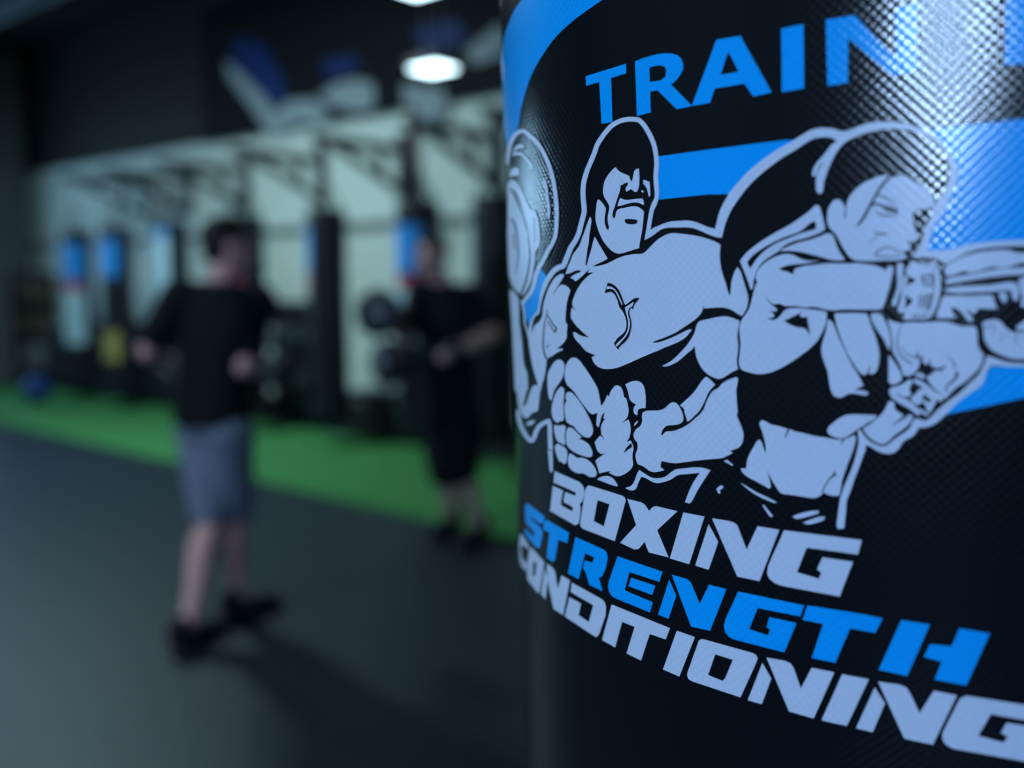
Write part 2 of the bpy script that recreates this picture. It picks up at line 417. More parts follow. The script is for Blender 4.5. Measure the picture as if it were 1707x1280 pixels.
# ------------------------------------------------------------------ hanging bags along the wall
BAG_N = 5.5
def wall_bag(t, label, short, face, patches, length=1.92, rad=.18, ztop=2.18):
    """face: angle (deg) the print faces, measured from the camera direction, + = to the photo's left"""
    b = tn(t, BAG_N); zb = ztop - length
    e = root('hanging_bag', (b.x, b.y, zb), label, 'punching bag', 'bags hanging in a row along the wall')
    prof = [(0, .02), (.0, rad * .7), (.012, rad * .9), (.04, rad * .99), (.07, rad), (length - .07, rad), (length - .03, rad * .99), (length - .008, rad * .92), (length, rad * .8), (length, .02)]
    body = MB().lathe((b.x, b.y, zb), Z, prof, 40).obj('body', M['bag_black'], e, True)
    view = Vector((-b.x, -b.y, 0)).normalized(); left = Vector((view.y, -view.x, 0)) * -1
    left = Vector((-1, 0, 0)) - view * Vector((-1, 0, 0)).dot(view); left.normalize()
    for (z0, z1, half, mm, nm) in patches:
        vs = []; fs = []; k = 14
        for i in range(k + 1):
            a = math.radians(face - half + 2 * half * i / k)
            d = view * math.cos(a) + left * math.sin(a)
            for z in (z0, z1): vs.append(Vector((b.x, b.y, z)) + d * (rad + .002))
        for i in range(k): fs.append((2 * i, 2 * i + 2, 2 * i + 3, 2 * i + 1))
        sub(nm, vs, fs, M[mm], body, True)
    hook = Vector((b.x, b.y, 2.76))
    top = Vector((b.x, b.y, ztop + .26))
    for k in range(4):
        a = math.pi / 2 * k + .4
        q = Vector((b.x + math.cos(a) * (rad - .02), b.y + math.sin(a) * (rad - .02), ztop - .02))
        MB().tube([q, (q + top) / 2, top], .010, 6).obj('strap', M['black_metal'], e)
    ch = MB(); nl = 7
    for k in range(nl):
        zc = top.z + (hook.z - .01 - top.z) * (k + .5) / nl
        ch.torus((b.x, b.y, zc), .014, .005, T if k % 2 else N, 12, 6, (Z, .022))
    ch.obj('chain', M['chrome'], e, True)
    # bracket on the wall
    g = root('bag_bracket', tn(t, WALL_N, 2.45), 'black triangular bracket over the ' + short, 'bracket', 'bag brackets on the white wall')
    MB().box(tn(t, WALL_N - .045, 2.66), .14, .03, .62, T, N, Z).obj('wall_plate', M['black_metal'], g)
    MB().box(tn(t, (WALL_N - .06 + BAG_N - .12) / 2, 2.80), .08, WALL_N - .06 - BAG_N + .12, .08, T, N, Z).obj('arm', M['black_metal'], g)
    d = (tn(t, BAG_N + .1, 2.77) - tn(t, WALL_N - .06, 2.40)); L = d.length; d.normalize(); up = d.cross(T).normalized()
    MB().box((tn(t, BAG_N + .1, 2.77) + tn(t, WALL_N - .06, 2.40)) / 2, .06, L, .06, T, d, up).obj('brace', M['black_metal'], g)
    MB().box(tn(t, WALL_N - .34, 2.66), .05, .05, .22, T, N, Z).obj('strut', M['black_metal'], g)
    MB().torus((b.x, b.y, 2.752), .016, .006, T, 12, 6).obj('hook', M['chrome'], g, True)
    return e
def bag_t(px):   # position along the wall of a bag seen at this pixel column
    d = ray(px, 476); d.z = 0
    return (d * (BAG_N / d.dot(N))).dot(T)
std = [(1.60, 1.98, 42, 'bag_blue', 'blue_print'), (1.50, 1.58, 42, 'bag_red', 'red_band'), (0.98, 1.48, 36, 'bag_pale', 'white_print')]
wall_bag(bag_t(826), 'dark bag at the right end of the row half hidden by the printed bag', 'rightmost dark bag', -60, [])
wall_bag(bag_t(698), 'bag behind the man holding the pads', 'bag behind the man with pads', 34, [(1.60, 1.98, 46, 'bag_blue', 'blue_print'), (1.48, 1.58, 46, 'bag_red', 'red_band'), (1.02, 1.47, 50, 'bag_pale', 'white_print')])
wall_bag(bag_t(546), 'tall dark bag hanging alone between the two men', 'bag between the two men', 88, [(1.62, 2.02, 30, 'bag_blue', 'blue_print'), (1.46, 1.58, 30, 'bag_red', 'red_band')])
wall_bag(bag_t(412), 'bag hidden behind the man in grey shorts', 'bag hidden by the man in grey shorts', 60, std)
wall_bag(bag_t(288), 'bag with the pale blue side left of the man in grey shorts', 'pale blue sided bag', 58, [(1.30, 2.06, 48, 'bag_pale', 'pale_print'), (2.0, 2.10, 48, 'bag_blue', 'blue_band')])
wall_bag(bag_t(196), 'bag with blue print over a yellow patch', 'blue and yellow printed bag', 38, [(1.60, 2.02, 42, 'bag_blue', 'blue_print'), (.62, .96, 38, 'bag_yellow', 'yellow_print')])
wall_bag(bag_t(130), 'bag at the left end with blue print over a white panel', 'leftmost blue and white bag', 24, [(1.56, 2.00, 46, 'bag_blue', 'blue_print'), (1.44, 1.55, 44, 'bag_red', 'red_band'), (0.78, 1.43, 44, 'bag_pale', 'white_print')])

# ------------------------------------------------------------------ the printed heavy bag in the foreground
BR = 0.18
BA = Vector((0.1792, 0.3777, 1.49))
BAX = Vector((-0.0349, -0.0307, 1.0)).normalized()
E1 = Vector((0, 1, 0)).cross(BAX).normalized(); E2 = BAX.cross(E1)
H0, H1 = -0.98, 0.56
def bag_pt(s, h, off=0.0):
    a = s / BR
    return BA + BAX * h + (E1 * math.sin(a) - E2 * math.cos(a)) * (BR + off)
def bag_uv(px, py):
    """where the line of sight through a pixel meets the bag: metres round it, metres up it"""
    d = ray(px, py); o = CAM - BA
    dp = d - BAX * d.dot(BAX); op = o - BAX * o.dot(BAX)
    a, b, c = dp.dot(dp), dp.dot(op), op.dot(op) - BR * BR
    t = (-b - math.sqrt(max(b * b - a * c, 0))) / a
    w = o + d * t
    return (math.atan2(w.dot(E1), -w.dot(E2)) * BR, w.dot(BAX))

# outlines of the print, measured on enlarged crops: tile -> (x0, y0, enlargement)
TILE = {'a': (840, 200), 'b': (960, 190), 'c': (960, 290), 'd': (840, 310), 'e': (840, 420), 'f': (840, 530), 'g': (850, 640), 'h': (910, 720),
        'i': (960, 400), 'j': (960, 500), 'k': (980, 620), 'l': (1080, 360), 'm': (1080, 470), 'n': (1090, 580), 'o': (1060, 680),
        'B': (1360, 510), 'E': (1360, 640), 'F': (1180, 690), 'G': (1320, 700), 'L2': (860, 830), 'L3': (860, 880)}
TILE = {k: (*v, 10.669) for k, v in TILE.items()}
TILE.update({'p': (1060, 750, 8.535), 'q': (1190, 190, 8.1), 'r': (1340, 200, 6.5654), 's': (1360, 280, 8.1), 't': (1180, 330, 8.1), 'u': (1220, 410, 8.1),
             'v': (1400, 400, 9.483), 'w': (1540, 390, 10.222), 'x': (1540, 490, 10.222), 'A': (1210, 490, 8.1), 'C': (1470, 520, 9.483), 'D': (1470, 620, 9.483),
             'H': (1220, 780, 8.1), 'Z1': (820, 0, 3.7644), 'Z2': (1260, 0, 3.765), 'Z7': (840, 740, 3.5565), 'Z8': (1240, 860, 3.047),
             'L1': (860, 780, 8.535), 'L4': (860, 950, 8.535), 'L5': (1040, 1020, 7.1125), 'L6': (1200, 940, 7.1125), 'L7': (1000, 900, 8.535), 'L8': (820, 0, 8.535), 'P': (0, 0, 1.0)})
def pts(s):
    out = []
    for seg in s.split('|'):
        tok = seg.split(); x0, y0, k = TILE[tok[0]]
        for q in tok[1:]:
            x, y = q.split(','); out.append(Vector((x0 + float(x) / k, y0 + float(y) / k)))
    return out
def smooth_path(p, closed=True, limit=52, step=7.0, soft=True):
    n = len(p); tang = []
    for i in range(n):
        if not closed and i in (0, n - 1):
            j = (p[1] - p[0]) if i == 0 else (p[-1] - p[-2]); tang.append((j * .6, j * .6)); continue
        a = p[i] - p[i - 1]; b = p[(i + 1) % n] - p[i]
        if a.length < 1e-6 or b.length < 1e-6: tang.append((Vector((0, 0)), Vector((0, 0)))); continue
        ang = abs(math.degrees(a.angle_signed(b, 0.0)))
        if not soft or ang > limit: tang.append((a * .0, b * .0)); continue
        d = (a.normalized() * b.length + b.normalized() * a.length).normalized()
        tang.append((d * min(a.length, b.length * 2), d * min(b.length, a.length * 2)))
    out = []
    for i in range(n if closed else n - 1):
        a, b = p[i], p[(i + 1) % n]; L = (b - a).length
        ta, tb = tang[i][1], tang[(i + 1) % n][0]
        if ta.length == 0: ta = (b - a) * 1.0 if tb.length == 0 else (b - a) * .6
        if tb.length == 0: tb = (b - a) * 1.0 if tang[i][1].length == 0 else (b - a) * .6
        k = max(1, int(math.ceil(L / step)))
        for j in range(k):
            u = j / k; u2, u3 = u * u, u * u * u
            out.append(a * (2 * u3 - 3 * u2 + 1) + ta * (u3 - 2 * u2 + u) + b * (-2 * u3 + 3 * u2) + tb * (u3 - u2))
    if not closed: out.append(p[-1].copy())
    return out

class Ink:
    """one printed part: flat shapes laid on the bag's skin"""
    def __init__(self, lift): self.v = []; self.f = []; self.lift = lift
    def _add(self, loops, tris):
        k = len(self.v)
        for p in loops: self.v.append(bag_uv(p.x, p.y))
        self.f += [[i + k for i in t] for t in tris]
    def poly(self, s, *holes, soft=True):
        loops = [smooth_path(pts(q), soft=soft) for q in (s,) + holes]
        if holes:
            self._add([p for l in loops for p in l], tessellate_polygon([[Vector((p.x, p.y, 0)) for p in l] for l in loops])); return self
        l = loops[0]; r = delaunay_2d_cdt(l, [(i, (i + 1) % len(l)) for i in range(len(l))], [], 1, 1e-4)
        self._add(r[0], r[2]); return self
    def line(self, s, *w):
        p = pts(s); ww = list(w) if len(w) == len(p) else [w[0] + (w[-1] - w[0]) * i / (len(p) - 1) for i in range(len(p))]
        q = smooth_path(p, closed=False, limit=75, step=3.0); n = len(q)
        # width along the path by nearest original vertex interpolation on arc length
        acc = [0.0]
        for i in range(1, len(p)): acc.append(acc[-1] + (p[i] - p[i - 1]).length)
        a2 = [0.0]
        for i in range(1, n): a2.append(a2[-1] + (q[i] - q[i - 1]).length)
        vs = []; fs = []
        for i in range(n):
            d = (q[min(i + 1, n - 1)] - q[max(i - 1, 0)]).normalized(); nn = Vector((-d.y, d.x))
            L = a2[i] / a2[-1] * acc[-1]; j = 0
            while j < len(acc) - 2 and L > acc[j + 1]: j += 1
            u = (L - acc[j]) / max(acc[j + 1] - acc[j], 1e-6); wd = (ww[j] + (ww[j + 1] - ww[j]) * u) / 2
            vs += [q[i] + nn * wd, q[i] - nn * wd]
        for i in range(n - 1): fs.append((2 * i, 2 * i + 1, 2 * i + 3, 2 * i + 2))
        for end, (i0, sgn) in enumerate(((0, -1), (n - 1, 1))):       # round ends
            d = (q[1] - q[0]).normalized() if end == 0 else (q[-1] - q[-2]).normalized()
            r = (vs[2 * i0] - vs[2 * i0 + 1]).length / 2; nn = Vector((-d.y, d.x)); c0 = len(vs)
            arc = [q[i0] + nn * r * math.cos(x) + d * sgn * r * math.sin(x) for x in (.6, 1.2, 1.94, 2.54)]
            vs += arc; fs.append((2 * i0, c0, c0 + 1, c0 + 2, c0 + 3, 2 * i0 + 1))
        self._add(vs, fs); return self
    def build(self, name, material, part, label=None):
        bm = bmesh.new()
        bv = [bm.verts.new((a, b, 0)) for a, b in self.v]
        for f in self.f:
            try: bm.faces.new([bv[i] for i in f])
            except ValueError: pass
        bm.normal_update()
        for f in bm.faces:
            if f.normal.z < 0: f.normal_flip()
        lo = min(v.co.x for v in bm.verts); hi = max(v.co.x for v in bm.verts); s = math.ceil(lo / .004) * .004
        while s < hi:                                                # cut into narrow strips so that it follows the curve
            bmesh.ops.bisect_plane(bm, geom=bm.verts[:] + bm.edges[:] + bm.faces[:], plane_co=(s, 0, 0), plane_no=(1, 0, 0), dist=1e-7)
            s += .004
        uvl = bm.loops.layers.uv.new('bag')
        for f in bm.faces:
            f.smooth = True
            for l in f.loops: l[uvl].uv = (l.vert.co.x, l.vert.co.y)
        base = part.parent.location if part.parent else part.location
        nrm = []
        for v in bm.verts:
            a = v.co.x / BR; nrm.append(E1 * math.sin(a) - E2 * math.cos(a))
            v.co = bag_pt(v.co.x, v.co.y, self.lift) - base
        me = bpy.data.meshes.new(name); bm.to_mesh(me); bm.free()
        me.normals_split_custom_set_from_vertices([tuple(x) for x in nrm])
        me.materials.append(material)
        o = bpy.data.objects.new(name, me); C.objects.link(o); o.parent = part
        if label: o['label'] = label
        return o

bag = root('heavy_bag', BA + BAX * H0, 'large black heavy bag in front printed with TRAIN and two athletes', 'punching bag')
prof = [(H0, .05), (H0, BR * .8), (H0 + .006, BR * .93), (H0 + .02, BR * .985), (H0 + .04, BR)]
k = 60
prof += [(H0 + .04 + (H1 - H0 - .08) * i / k, BR) for i in range(1, k)]
prof += [(H1 - .04, BR), (H1 - .02, BR * .985), (H1 - .006, BR * .93), (H1, BR * .8), (H1, .05)]
SEG = 288
vs, fs, uvs = [], [], []
for h, r in prof:
    for j in range(SEG + 1):
        a = -math.pi + 2 * math.pi * j / SEG
        vs.append(BA + BAX * h + (E1 * math.sin(a) - E2 * math.cos(a)) * r); uvs.append((a * BR, h))
for i in range(len(prof) - 1):
    for j in range(SEG):
        q = i * (SEG + 1) + j; fs.append((q, q + 1, q + SEG + 2, q + SEG + 1))
n0 = len(vs); vs.append(BA + BAX * H0); uvs.append((0, H0)); vs.append(BA + BAX * H1); uvs.append((0, H1))
for j in range(SEG):
    fs.append((n0, j + 1, j)); q = (len(prof) - 1) * (SEG + 1) + j; fs.append((n0 + 1, q, q + 1))
body = obj('body', vs, fs, M['vinyl_black'], bag, True)
ul = body.data.uv_layers.new(name='bag')
for l in body.data.loops: ul.data[l.index].uv = uvs[l.vertex_index]

# straps and chain up to the ceiling (above the frame)
apex = BA + BAX * (H1 + .34)
for j in range(4):
    a = math.pi / 2 * j + .5; d = E1 * math.sin(a) - E2 * math.cos(a)
    st = MB(); q0 = BA + BAX * (H1 - .16) + d * (BR + .003); q1 = BA + BAX * H1 + d * (BR * .93 + .006)
    side = BAX.cross(d).normalized()
    for (p0, p1) in ((q0, q1), (q1, apex)):
        ax = (p1 - p0); L = ax.length; ax.normalize(); no = side.cross(ax).normalized()
        st.box((p0 + p1) / 2, .035, .005, L + .004, side, no, ax)
    st.obj('strap', M['bag_black'], bag)
top = apex + BAX * ((CEIL - apex.z) / BAX.z); ch = MB(); nl = 42
for j in range(nl):
    c = apex.lerp(top, (j + .5) / nl)
    ch.torus(c, .016, .006, E1 if j % 2 else E2, 12, 6, (BAX, (top - apex).length / nl - .022))
ch.obj('chain', M['chrome'], bag, True)
MB().torus(apex, .03, .006, E2, 20, 8).obj('ring', M['chrome'], bag, True)

# ---------------------------------------------- emblem: blue ring and bars
L_BLUE, L_WHITE, L_BLACK, L_TOP = .00010, .00022, .00034, .00046
blue = Ink(L_BLUE)
blue.poly('L8 620,-240 430,0 360,90 300,200 240,340 190,480 165,600 150,740 128,850 110,1000 130,1280|P 836,170 841,215 848,262 852,250 858,230 864,212|Z1 180,700 205,600 250,470 320,345 400,235 500,140 620,50 695,0 790,-50 900,-100')
emblem = blue.build('emblem', M['ink_blue'], body, 'blue ring segment of the printed emblem')
b2 = Ink(L_BLUE); b2.poly('P 1095,261 1180,249.5 1260,239.5|q 1000,350 1130,355 1130,430 800,620 480,860 280,1080|P 1180,324 1095,333', soft=False); b2.build('emblem_bar', M['ink_blue'], body)
b2 = Ink(L_BLUE); b2.poly('r 1380,110 1520,240 1600,350 1650,500 1640,650 1560,850 1460,1050 1380,1230|s 1540,850 1480,1000 1470,1130|w 150,310 400,300 600,260 800,210 1100,165 1500,145 1760,140|P 1714,197', soft=False); b2.build('emblem_bar', M['ink_blue'], body)
b2 = Ink(L_BLUE); b2.poly('D 1000,675 1100,655 1300,612 1500,570 1707,525|P 1716,661 1716,612 1652,611|C 1640,990|D 1600,150 1400,310 1200,460 1050,610', soft=False); b2.build('emblem_bar', M['ink_blue'], body)
b2 = Ink(L_BLUE); b2.poly('e 670,300 765,430 720,540 680,650 650,760 640,880 620,1000 590,1070 530,1140 470,1280|f 440,120 430,60|e 400,1200 370,1050 350,900 420,820 480,740 540,620 570,500 600,400'); b2.build('emblem_bar', M['ink_blue'], body)

# ---------------------------------------------- lettering
def word(label, material, *letters):
    ink = Ink(L_BLUE)
    for l in letters:
        if isinstance(l, tuple): ink.poly(l[0], *l[1:], soft=False)
        else: ink.poly(l, soft=False)
    ink.build('lettering', material, body, label)
word('blue lettering TRAIN', M['ink_blue'],
     'Z1 590,478 843,400 845,460 750,490 758,765 690,778 675,515 592,540',
     ('Z1 900,385 950,366 1000,350 1045,340 1090,335 1130,337 1165,348 1190,370 1202,400 1200,435 1180,475 1150,510 1125,530 1252,660 1250,668 1160,685 1040,565 995,575 998,705 912,728', 'Z1 990,425 1030,412 1060,410 1085,418 1096,440 1090,480 1060,505 992,515'),
     ('Z1 1410,250 1560,225|Z2 100,580|Z1 1640,605 1585,525 1400,555 1370,645 1255,665', 'Z1 1485,325 1550,450 1435,470'),
     'Z2 160,180 300,152 303,555 165,578',
     'Z2 440,125 620,95 880,370 880,50 1010,25 1010,450 850,475 580,240 578,520 450,540',
     'Z2 1572,-60 1560,410 1715,402 1715,-60')
word('white lettering BOXING', M['ink_white'],
     'L1 555,45 830,165 900,195 945,235 970,280 977,330 975,380 960,440 940,480 910,515 925,560 920,660 905,740 890,790 850,815 490,610 530,255 675,320 645,470 650,535 805,615 820,575 790,540 690,490 680,440 705,340 850,395 860,350 690,270 540,205',
     ('L1 1010,270 1030,253 1055,250 1525,395 1555,420 1567,460 1410,1040 960,865 930,840 915,790 990,310', 'L1 1165,455 1335,515 1255,830 1110,755'),
     'Z7 733,325 815,345 838,360 862,395 885,372 905,368 1030,398 910,510 978,672 860,642 835,580 800,622 775,625 690,585 785,480',
     'Z7 1065,405 1190,430 1100,712 985,678', 'Z7 1215,475 1272,580 1215,745 1135,720',
     'Z7 1235,440 1330,455 1365,465 1385,482 1440,625 1505,487|Z8 180,70 80,330|Z7 1385,785',
     'Z8 205,72 600,122 580,195 320,160 270,285 380,318 395,290 372,270 400,210 555,232 487,408 200,355 160,342 130,318 118,290 125,250')
word('blue lettering STRENGTH', M['ink_blue'],
     'L2 165,130 210,90 520,330 490,440 440,460 280,340 265,360 440,520 475,580 480,620 470,700 430,880 380,890 200,690 160,600 180,540 300,670 340,660 320,590 190,460 165,330',
     'L2 540,380 950,615 915,800 760,740 700,1090 660,1140 550,1050 600,620 490,550 500,440',
     'L3 1065,160 1560,380 1600,405 1625,450 1637,530 1600,720 1530,870 1480,880 1545,1120 1310,1010 1240,770 1200,715 1230,575 1365,615 1400,520 1235,450 1120,905 930,805',
     'L7 255,230 895,450 850,595 425,455 355,715 755,885 715,1030 210,820 165,785 135,730 120,660 130,590', 'L7 450,535 795,650 745,780 410,655',
     'L7 990,560 1090,790 980,1120 830,1060',
     'L7 1025,490 1230,550 1270,573 1300,610 1425,905 1555,635|L6 80,295|L7 1570,1290 1300,1230',
     'L6 220,325 1000,490 955,620 450,520 350,770 570,845 600,780 555,745 590,630 910,700 765,1045 160,890 105,858 65,805 50,740 70,650',
     'L6 1040,490 1700,595|Z8 705,518 668,593 540,570 465,745 345,720|L6 1225,710 980,660',
     'Z8 800,528 945,550 830,812 685,780', 'Z8 1095,570 1250,595 1130,860 970,830 1005,740 915,715 945,650 1055,660')
word('white lettering CONDITIONING', M['ink_white'],
     'L3 80,110 120,130 235,310 215,380 120,290 95,350 110,520 200,640 185,770 100,670 70,540 62,300',
     ('L3 250,340 300,370 480,570 510,620 420,1150 390,1150 230,940 205,880 210,600', 'L3 310,590 370,620 345,860 300,850'),
     'L3 515,720 575,900 530,1270 450,1170', 'L3 545,640 600,660 660,710 700,780 750,1090 815,840 965,930|L4 675,640 540,550 470,220',
     'L4 800,180 1200,400 1240,425 1270,465 1285,520 1280,640 1190,900 1170,935 1140,955 700,660 765,385 930,475 895,640 1040,740 1105,500 780,310',
     'L4 1365,490|L5 550,190 500,325 310,260 205,575 35,490 130,175|L4 1515,735 1415,1100 1230,995',
     'L5 630,220 845,295 660,765 465,680',
     ('L5 890,340 910,325 940,320 1530,485 1570,510 1587,550 1570,600 1385,1010 810,820 770,795 752,755 755,720', 'L5 1085,500 1295,565 1200,790 1170,815 1000,745'),
     'Z8 95,745 140,825 92,955 20,935', 'Z8 115,718 210,735 240,750 255,775 290,875 345,770 460,793 355,1027 230,992',
     'Z8 500,803 635,828 523,1065 395,1037', 'Z8 665,870 717,950 655,1097 570,1077',
     'Z8 682,840 790,855 825,870 845,900 893,1000 965,887 1082,910 960,1160 815,1130',
     'Z8 1130,912 1470,965 1450,1040 1255,1005 1190,1115 1320,1150 1340,1120 1305,1100 1335,1050 1500,1075 1450,1250 1060,1180 1025,1160 1008,1130 1010,1100 1080,960 1100,925')

# ---------------------------------------------- the bodybuilder with the barbell
w = Ink(L_WHITE)
# outlines
w.line('d 1128,1280 1200,1100 1293,950 1345,830 1378,700 1415,560 1440,440 1435,350 1420,200 1422,0|b 205,1020 275,850 345,680 385,560 470,420 560,300 640,215 740,150 870,105 1030,95 1130,112 1200,175 1290,310 1370,470 1420,640 1440,790 1445,900 1435,1020 1430,1120|c 1435,150 1446,280', 8.5, 7.6)
w.poly('c 1482,260 1478,430 1450,540 1400,640 1375,760 1350,900 1335,995 1230,1175 1250,1050 1275,900 1300,740 1330,600 1370,500 1405,430 1410,260')
w.poly('c 1335,995 1440,930|l 160,190 300,130 430,95 560,88 720,80 850,105 960,150 1100,205 1205,230 1330,370 1310,385 1230,375 1100,330 950,265 820,215 680,200 520,205 380,205 240,240 130,325 0,405|c 1230,1175')
w.poly('e 1130,-20 1075,110 1040,210 960,235 880,290 820,360 770,440 720,540 680,650 650,760 640,880 620,1000 590,1070 530,1140 470,1280|f 445,330 480,420 490,330|e 560,1150 640,1090 655,1000 675,900 700,800 735,700 780,600 830,500 880,430 930,370 1000,320 1085,290 1175,100 1225,-20')
w.line('e 352,890 350,950 375,1100|f 375,60 412,200 446,330 466,500 480,620', 4.0, 1.0)
# barbell plate
w.line('a 70,760 85,640 110,500 150,370 210,270 290,205 340,190 400,215 470,275 560,360 650,480 720,600 780,730 830,860 870,1000 900,1140|d 905,0 930,180 945,350 950,500 945,650 935,800 910,930 860,1040 800,1140 735,1280|e 730,110 670,220 620,310 585,400 560,500 530,620 480,730 420,800 370,850 350,900', 6.5, 7.0)
w.poly('a 170,540 220,470 290,430 370,440 375,490 310,500 230,530 180,570')
w.line('a 190,610 260,590 330,620 410,690 470,760 510,840', 5.5, 4)
w.line('a 730,1080 760,1200|d 780,200 800,330 808,450 800,570', 5, 4.5)
w.poly('a 110,960 150,870 210,840 280,870 290,940 250,1000 180,985 120,1010')
w.poly('a 85,1120 140,1060 210,1080 280,1160|d 330,70 390,200 440,330 500,430 560,420 600,520 635,680 655,850 655,1000 620,1110 580,1150 575,1280|e 570,60 560,200 535,350 500,490 450,620 390,720 330,790 290,740 200,660 150,560 100,400 80,200|d 80,1200 72,900 76,500 82,200')
# bar and outer hand
w.poly('e 110,680 170,690 220,740 265,810 280,1000 290,1280|f 310,250 340,520 360,760 385,880 420,960 440,1280|g 305,120 280,250 250,350 235,390 290,450 240,570 190,480 160,380 130,150|f 210,1280 190,900 170,500 150,100|e 130,1000')
w.poly('g 230,390 290,380 340,250 380,120 430,30 480,15 520,40 590,0 550,130 530,300 510,470 470,490 400,520 340,590 290,610 240,570 190,480 165,400')
w.poly('e 1070,395 1040,385 980,410 900,480 850,560 790,680 750,800 715,920 700,1050 690,1150 660,1210|f 640,70 560,130 520,220 480,330 470,450 475,600 500,760 540,930 590,1100 620,1190 650,1250 710,1120 750,950 775,740 800,705 860,680 960,610 1050,570 1065,540 940,545 1010,500 1080,430 1125,360 1130,250 1135,100|e 1110,1250 1115,1050 1130,900 1160,780 1190,680 1160,630 1100,590 1040,580 1000,600 960,650 900,740 865,780 950,640 1020,530 1080,420')
# head, neck, chest
w.poly('c 265,755 285,800 272,950 250,1080 235,1250|i 222,120 200,300 182,440 190,458 205,445 235,330 280,180 318,20|c 325,1180 345,1110 385,1180 430,1265|i 450,120 510,220 575,330 480,385 380,430 305,475 400,460 480,445 560,420 680,360 800,305 930,268 1060,248 1190,243 1240,215|l 0,600 90,510 170,430 270,365 370,320 450,305 580,315 720,330 900,360 1050,400 1180,445 1300,510 1285,700 1300,880 1340,1050 1400,1220|m 1420,130 1465,262 1490,60|l 1490,1200 1520,1080 1560,970 1600,910|u 80,285 110,320 150,430 195,580 225,690 220,780 190,870 140,940|m 1670,600 1600,560 1500,495 1400,460 1300,450 1150,458 1005,468 995,390 985,480 950,560 900,620 800,700 650,800 500,900 320,980 160,1040 95,1065 110,1080 180,1075 300,1040 450,980 600,910 700,860 760,838 790,850 750,900 680,980 560,1060 420,1120 250,1190 120,1250|j 1580,860 1440,910 1280,975 1120,1045 980,1110 850,1165 740,1205 620,1225 520,1225 430,1200 360,1150 310,1080 290,1010|f 1580,690 1640,665 1560,630 1490,600 1440,560 1370,470 1300,400 1250,310 1240,260 1270,250 1350,300 1440,330 1525,350 1400,240 1310,150 1240,60 1205,0|e 1215,1210 1200,1130 1205,1050 1220,985 1305,1060 1230,950 1225,900 1250,820 1280,740 1320,660 1380,560 1430,500 1480,450 1540,400 1585,380 1590,362 1500,370 1535,290 1470,360 1400,430 1330,490 1285,520 1240,480 1190,455 1250,410 1340,370 1385,350 1350,320 1300,325 1200,370 1105,395 1150,260 1190,170 1240,40|d 1280,1160 1350,1060 1400,930 1440,820 1480,700 1520,600')
w.poly('b 715,945 735,970 780,1020 860,1060 960,1100 970,1140 990,1195 1005,1200 1020,1150 1030,1080 1050,1010 1090,975 1130,970 1140,1100 1135,1280|c 1130,200 1110,290 1085,320 1050,315 1020,290 985,270 950,290 910,315 890,280 900,240 935,190 940,155 905,150 860,175 825,200 805,195 800,260 780,340 750,420 720,520 690,610 665,680 665,760 690,795 710,760 730,660 760,630 860,605 980,580 1080,575 1150,605 1220,665 1200,900 1170,1100 1140,1260|i 1135,145 1050,170 920,210 820,240 740,240 660,200 580,130 520,50|c 500,1200 440,1080 390,940 360,820 360,700 375,570 390,480 410,450 450,480 510,550 545,610 530,720 520,820 530,900 555,970 580,1000 600,960 580,880 575,780 590,680 605,580 570,500 520,420 490,330 495,250 520,130 580,20|b 600,1060 650,1000')
w.poly('c 800,425 850,450 940,460 1060,445 1190,435 1215,480 1220,530 1210,555 1150,520 1060,505 960,520 860,550 750,575 760,520')
w.poly('c 1210,100 1320,140 1330,300 1335,370 1310,410 1295,360 1280,280 1250,220 1210,180')
w.poly('c 1170,300 1195,285 1220,320 1200,335')
# arms and fists
w.poly('n 150,320 300,240 420,140 545,10|m 680,1150 780,1010 840,900 870,780 900,715 950,690 1100,655 1250,622 1400,610 1530,645 1640,690 1620,800 1595,950 1610,1100 1605,1250|n 1480,200 1500,375 1420,415 1300,485 1170,550 1080,525 960,460 870,370 800,250 755,120 745,10|m 850,1250 842,1140 760,1230|n 640,60 560,130 430,240 300,305 210,330')
w.poly('n 930,510 960,520 1100,650 1030,720 970,800 930,900 880,1010 820,1110 740,1200|o 1080,100 1000,190 925,245 905,170 870,60|n 550,1090 475,1020 560,940 680,830 790,690 880,560')
w.poly('k 980,720 1040,690 1150,685 1280,680 1380,640 1450,570 1520,535 1570,545 1650,640 1695,750 1700,870 1660,910 1560,940 1400,960 1340,1020 1310,1110 1330,1130 1390,1060 1500,1050|o 700,400 830,350 920,300 1000,240 1100,150 1200,70|n 830,1170 900,1080 940,960 990,860 1060,760 1170,700 1210,640 1280,590 1380,545 1470,515 1505,540 1490,640 1470,740 1480,880 1485,1000 1495,1150|F 520,10 560,120 610,240 640,350 635,450 600,550 550,600 470,625 400,655 450,690 400,720 340,745 270,780 150,790|o 1550,890 1300,910 1100,930 880,960 720,980 600,970 470,940 450,1000 450,1050 520,1100 420,1130 320,1140 240,1110 150,1040 60,1005 30,990|h 1640,570 1610,480 1602,400 1640,290 1630,180 1570,90 1565,10|k 860,1240 825,1150 830,1080 870,1010 940,960 975,870 970,780')
w.poly('k 675,220 720,195 800,165 890,155 950,180 1000,240 1030,360 1040,500 1035,640 950,645 900,670 890,770 840,750 815,690 825,630 865,575 800,540 750,480 730,370')
w.poly('k 830,960 840,910 890,865 900,880 870,930')
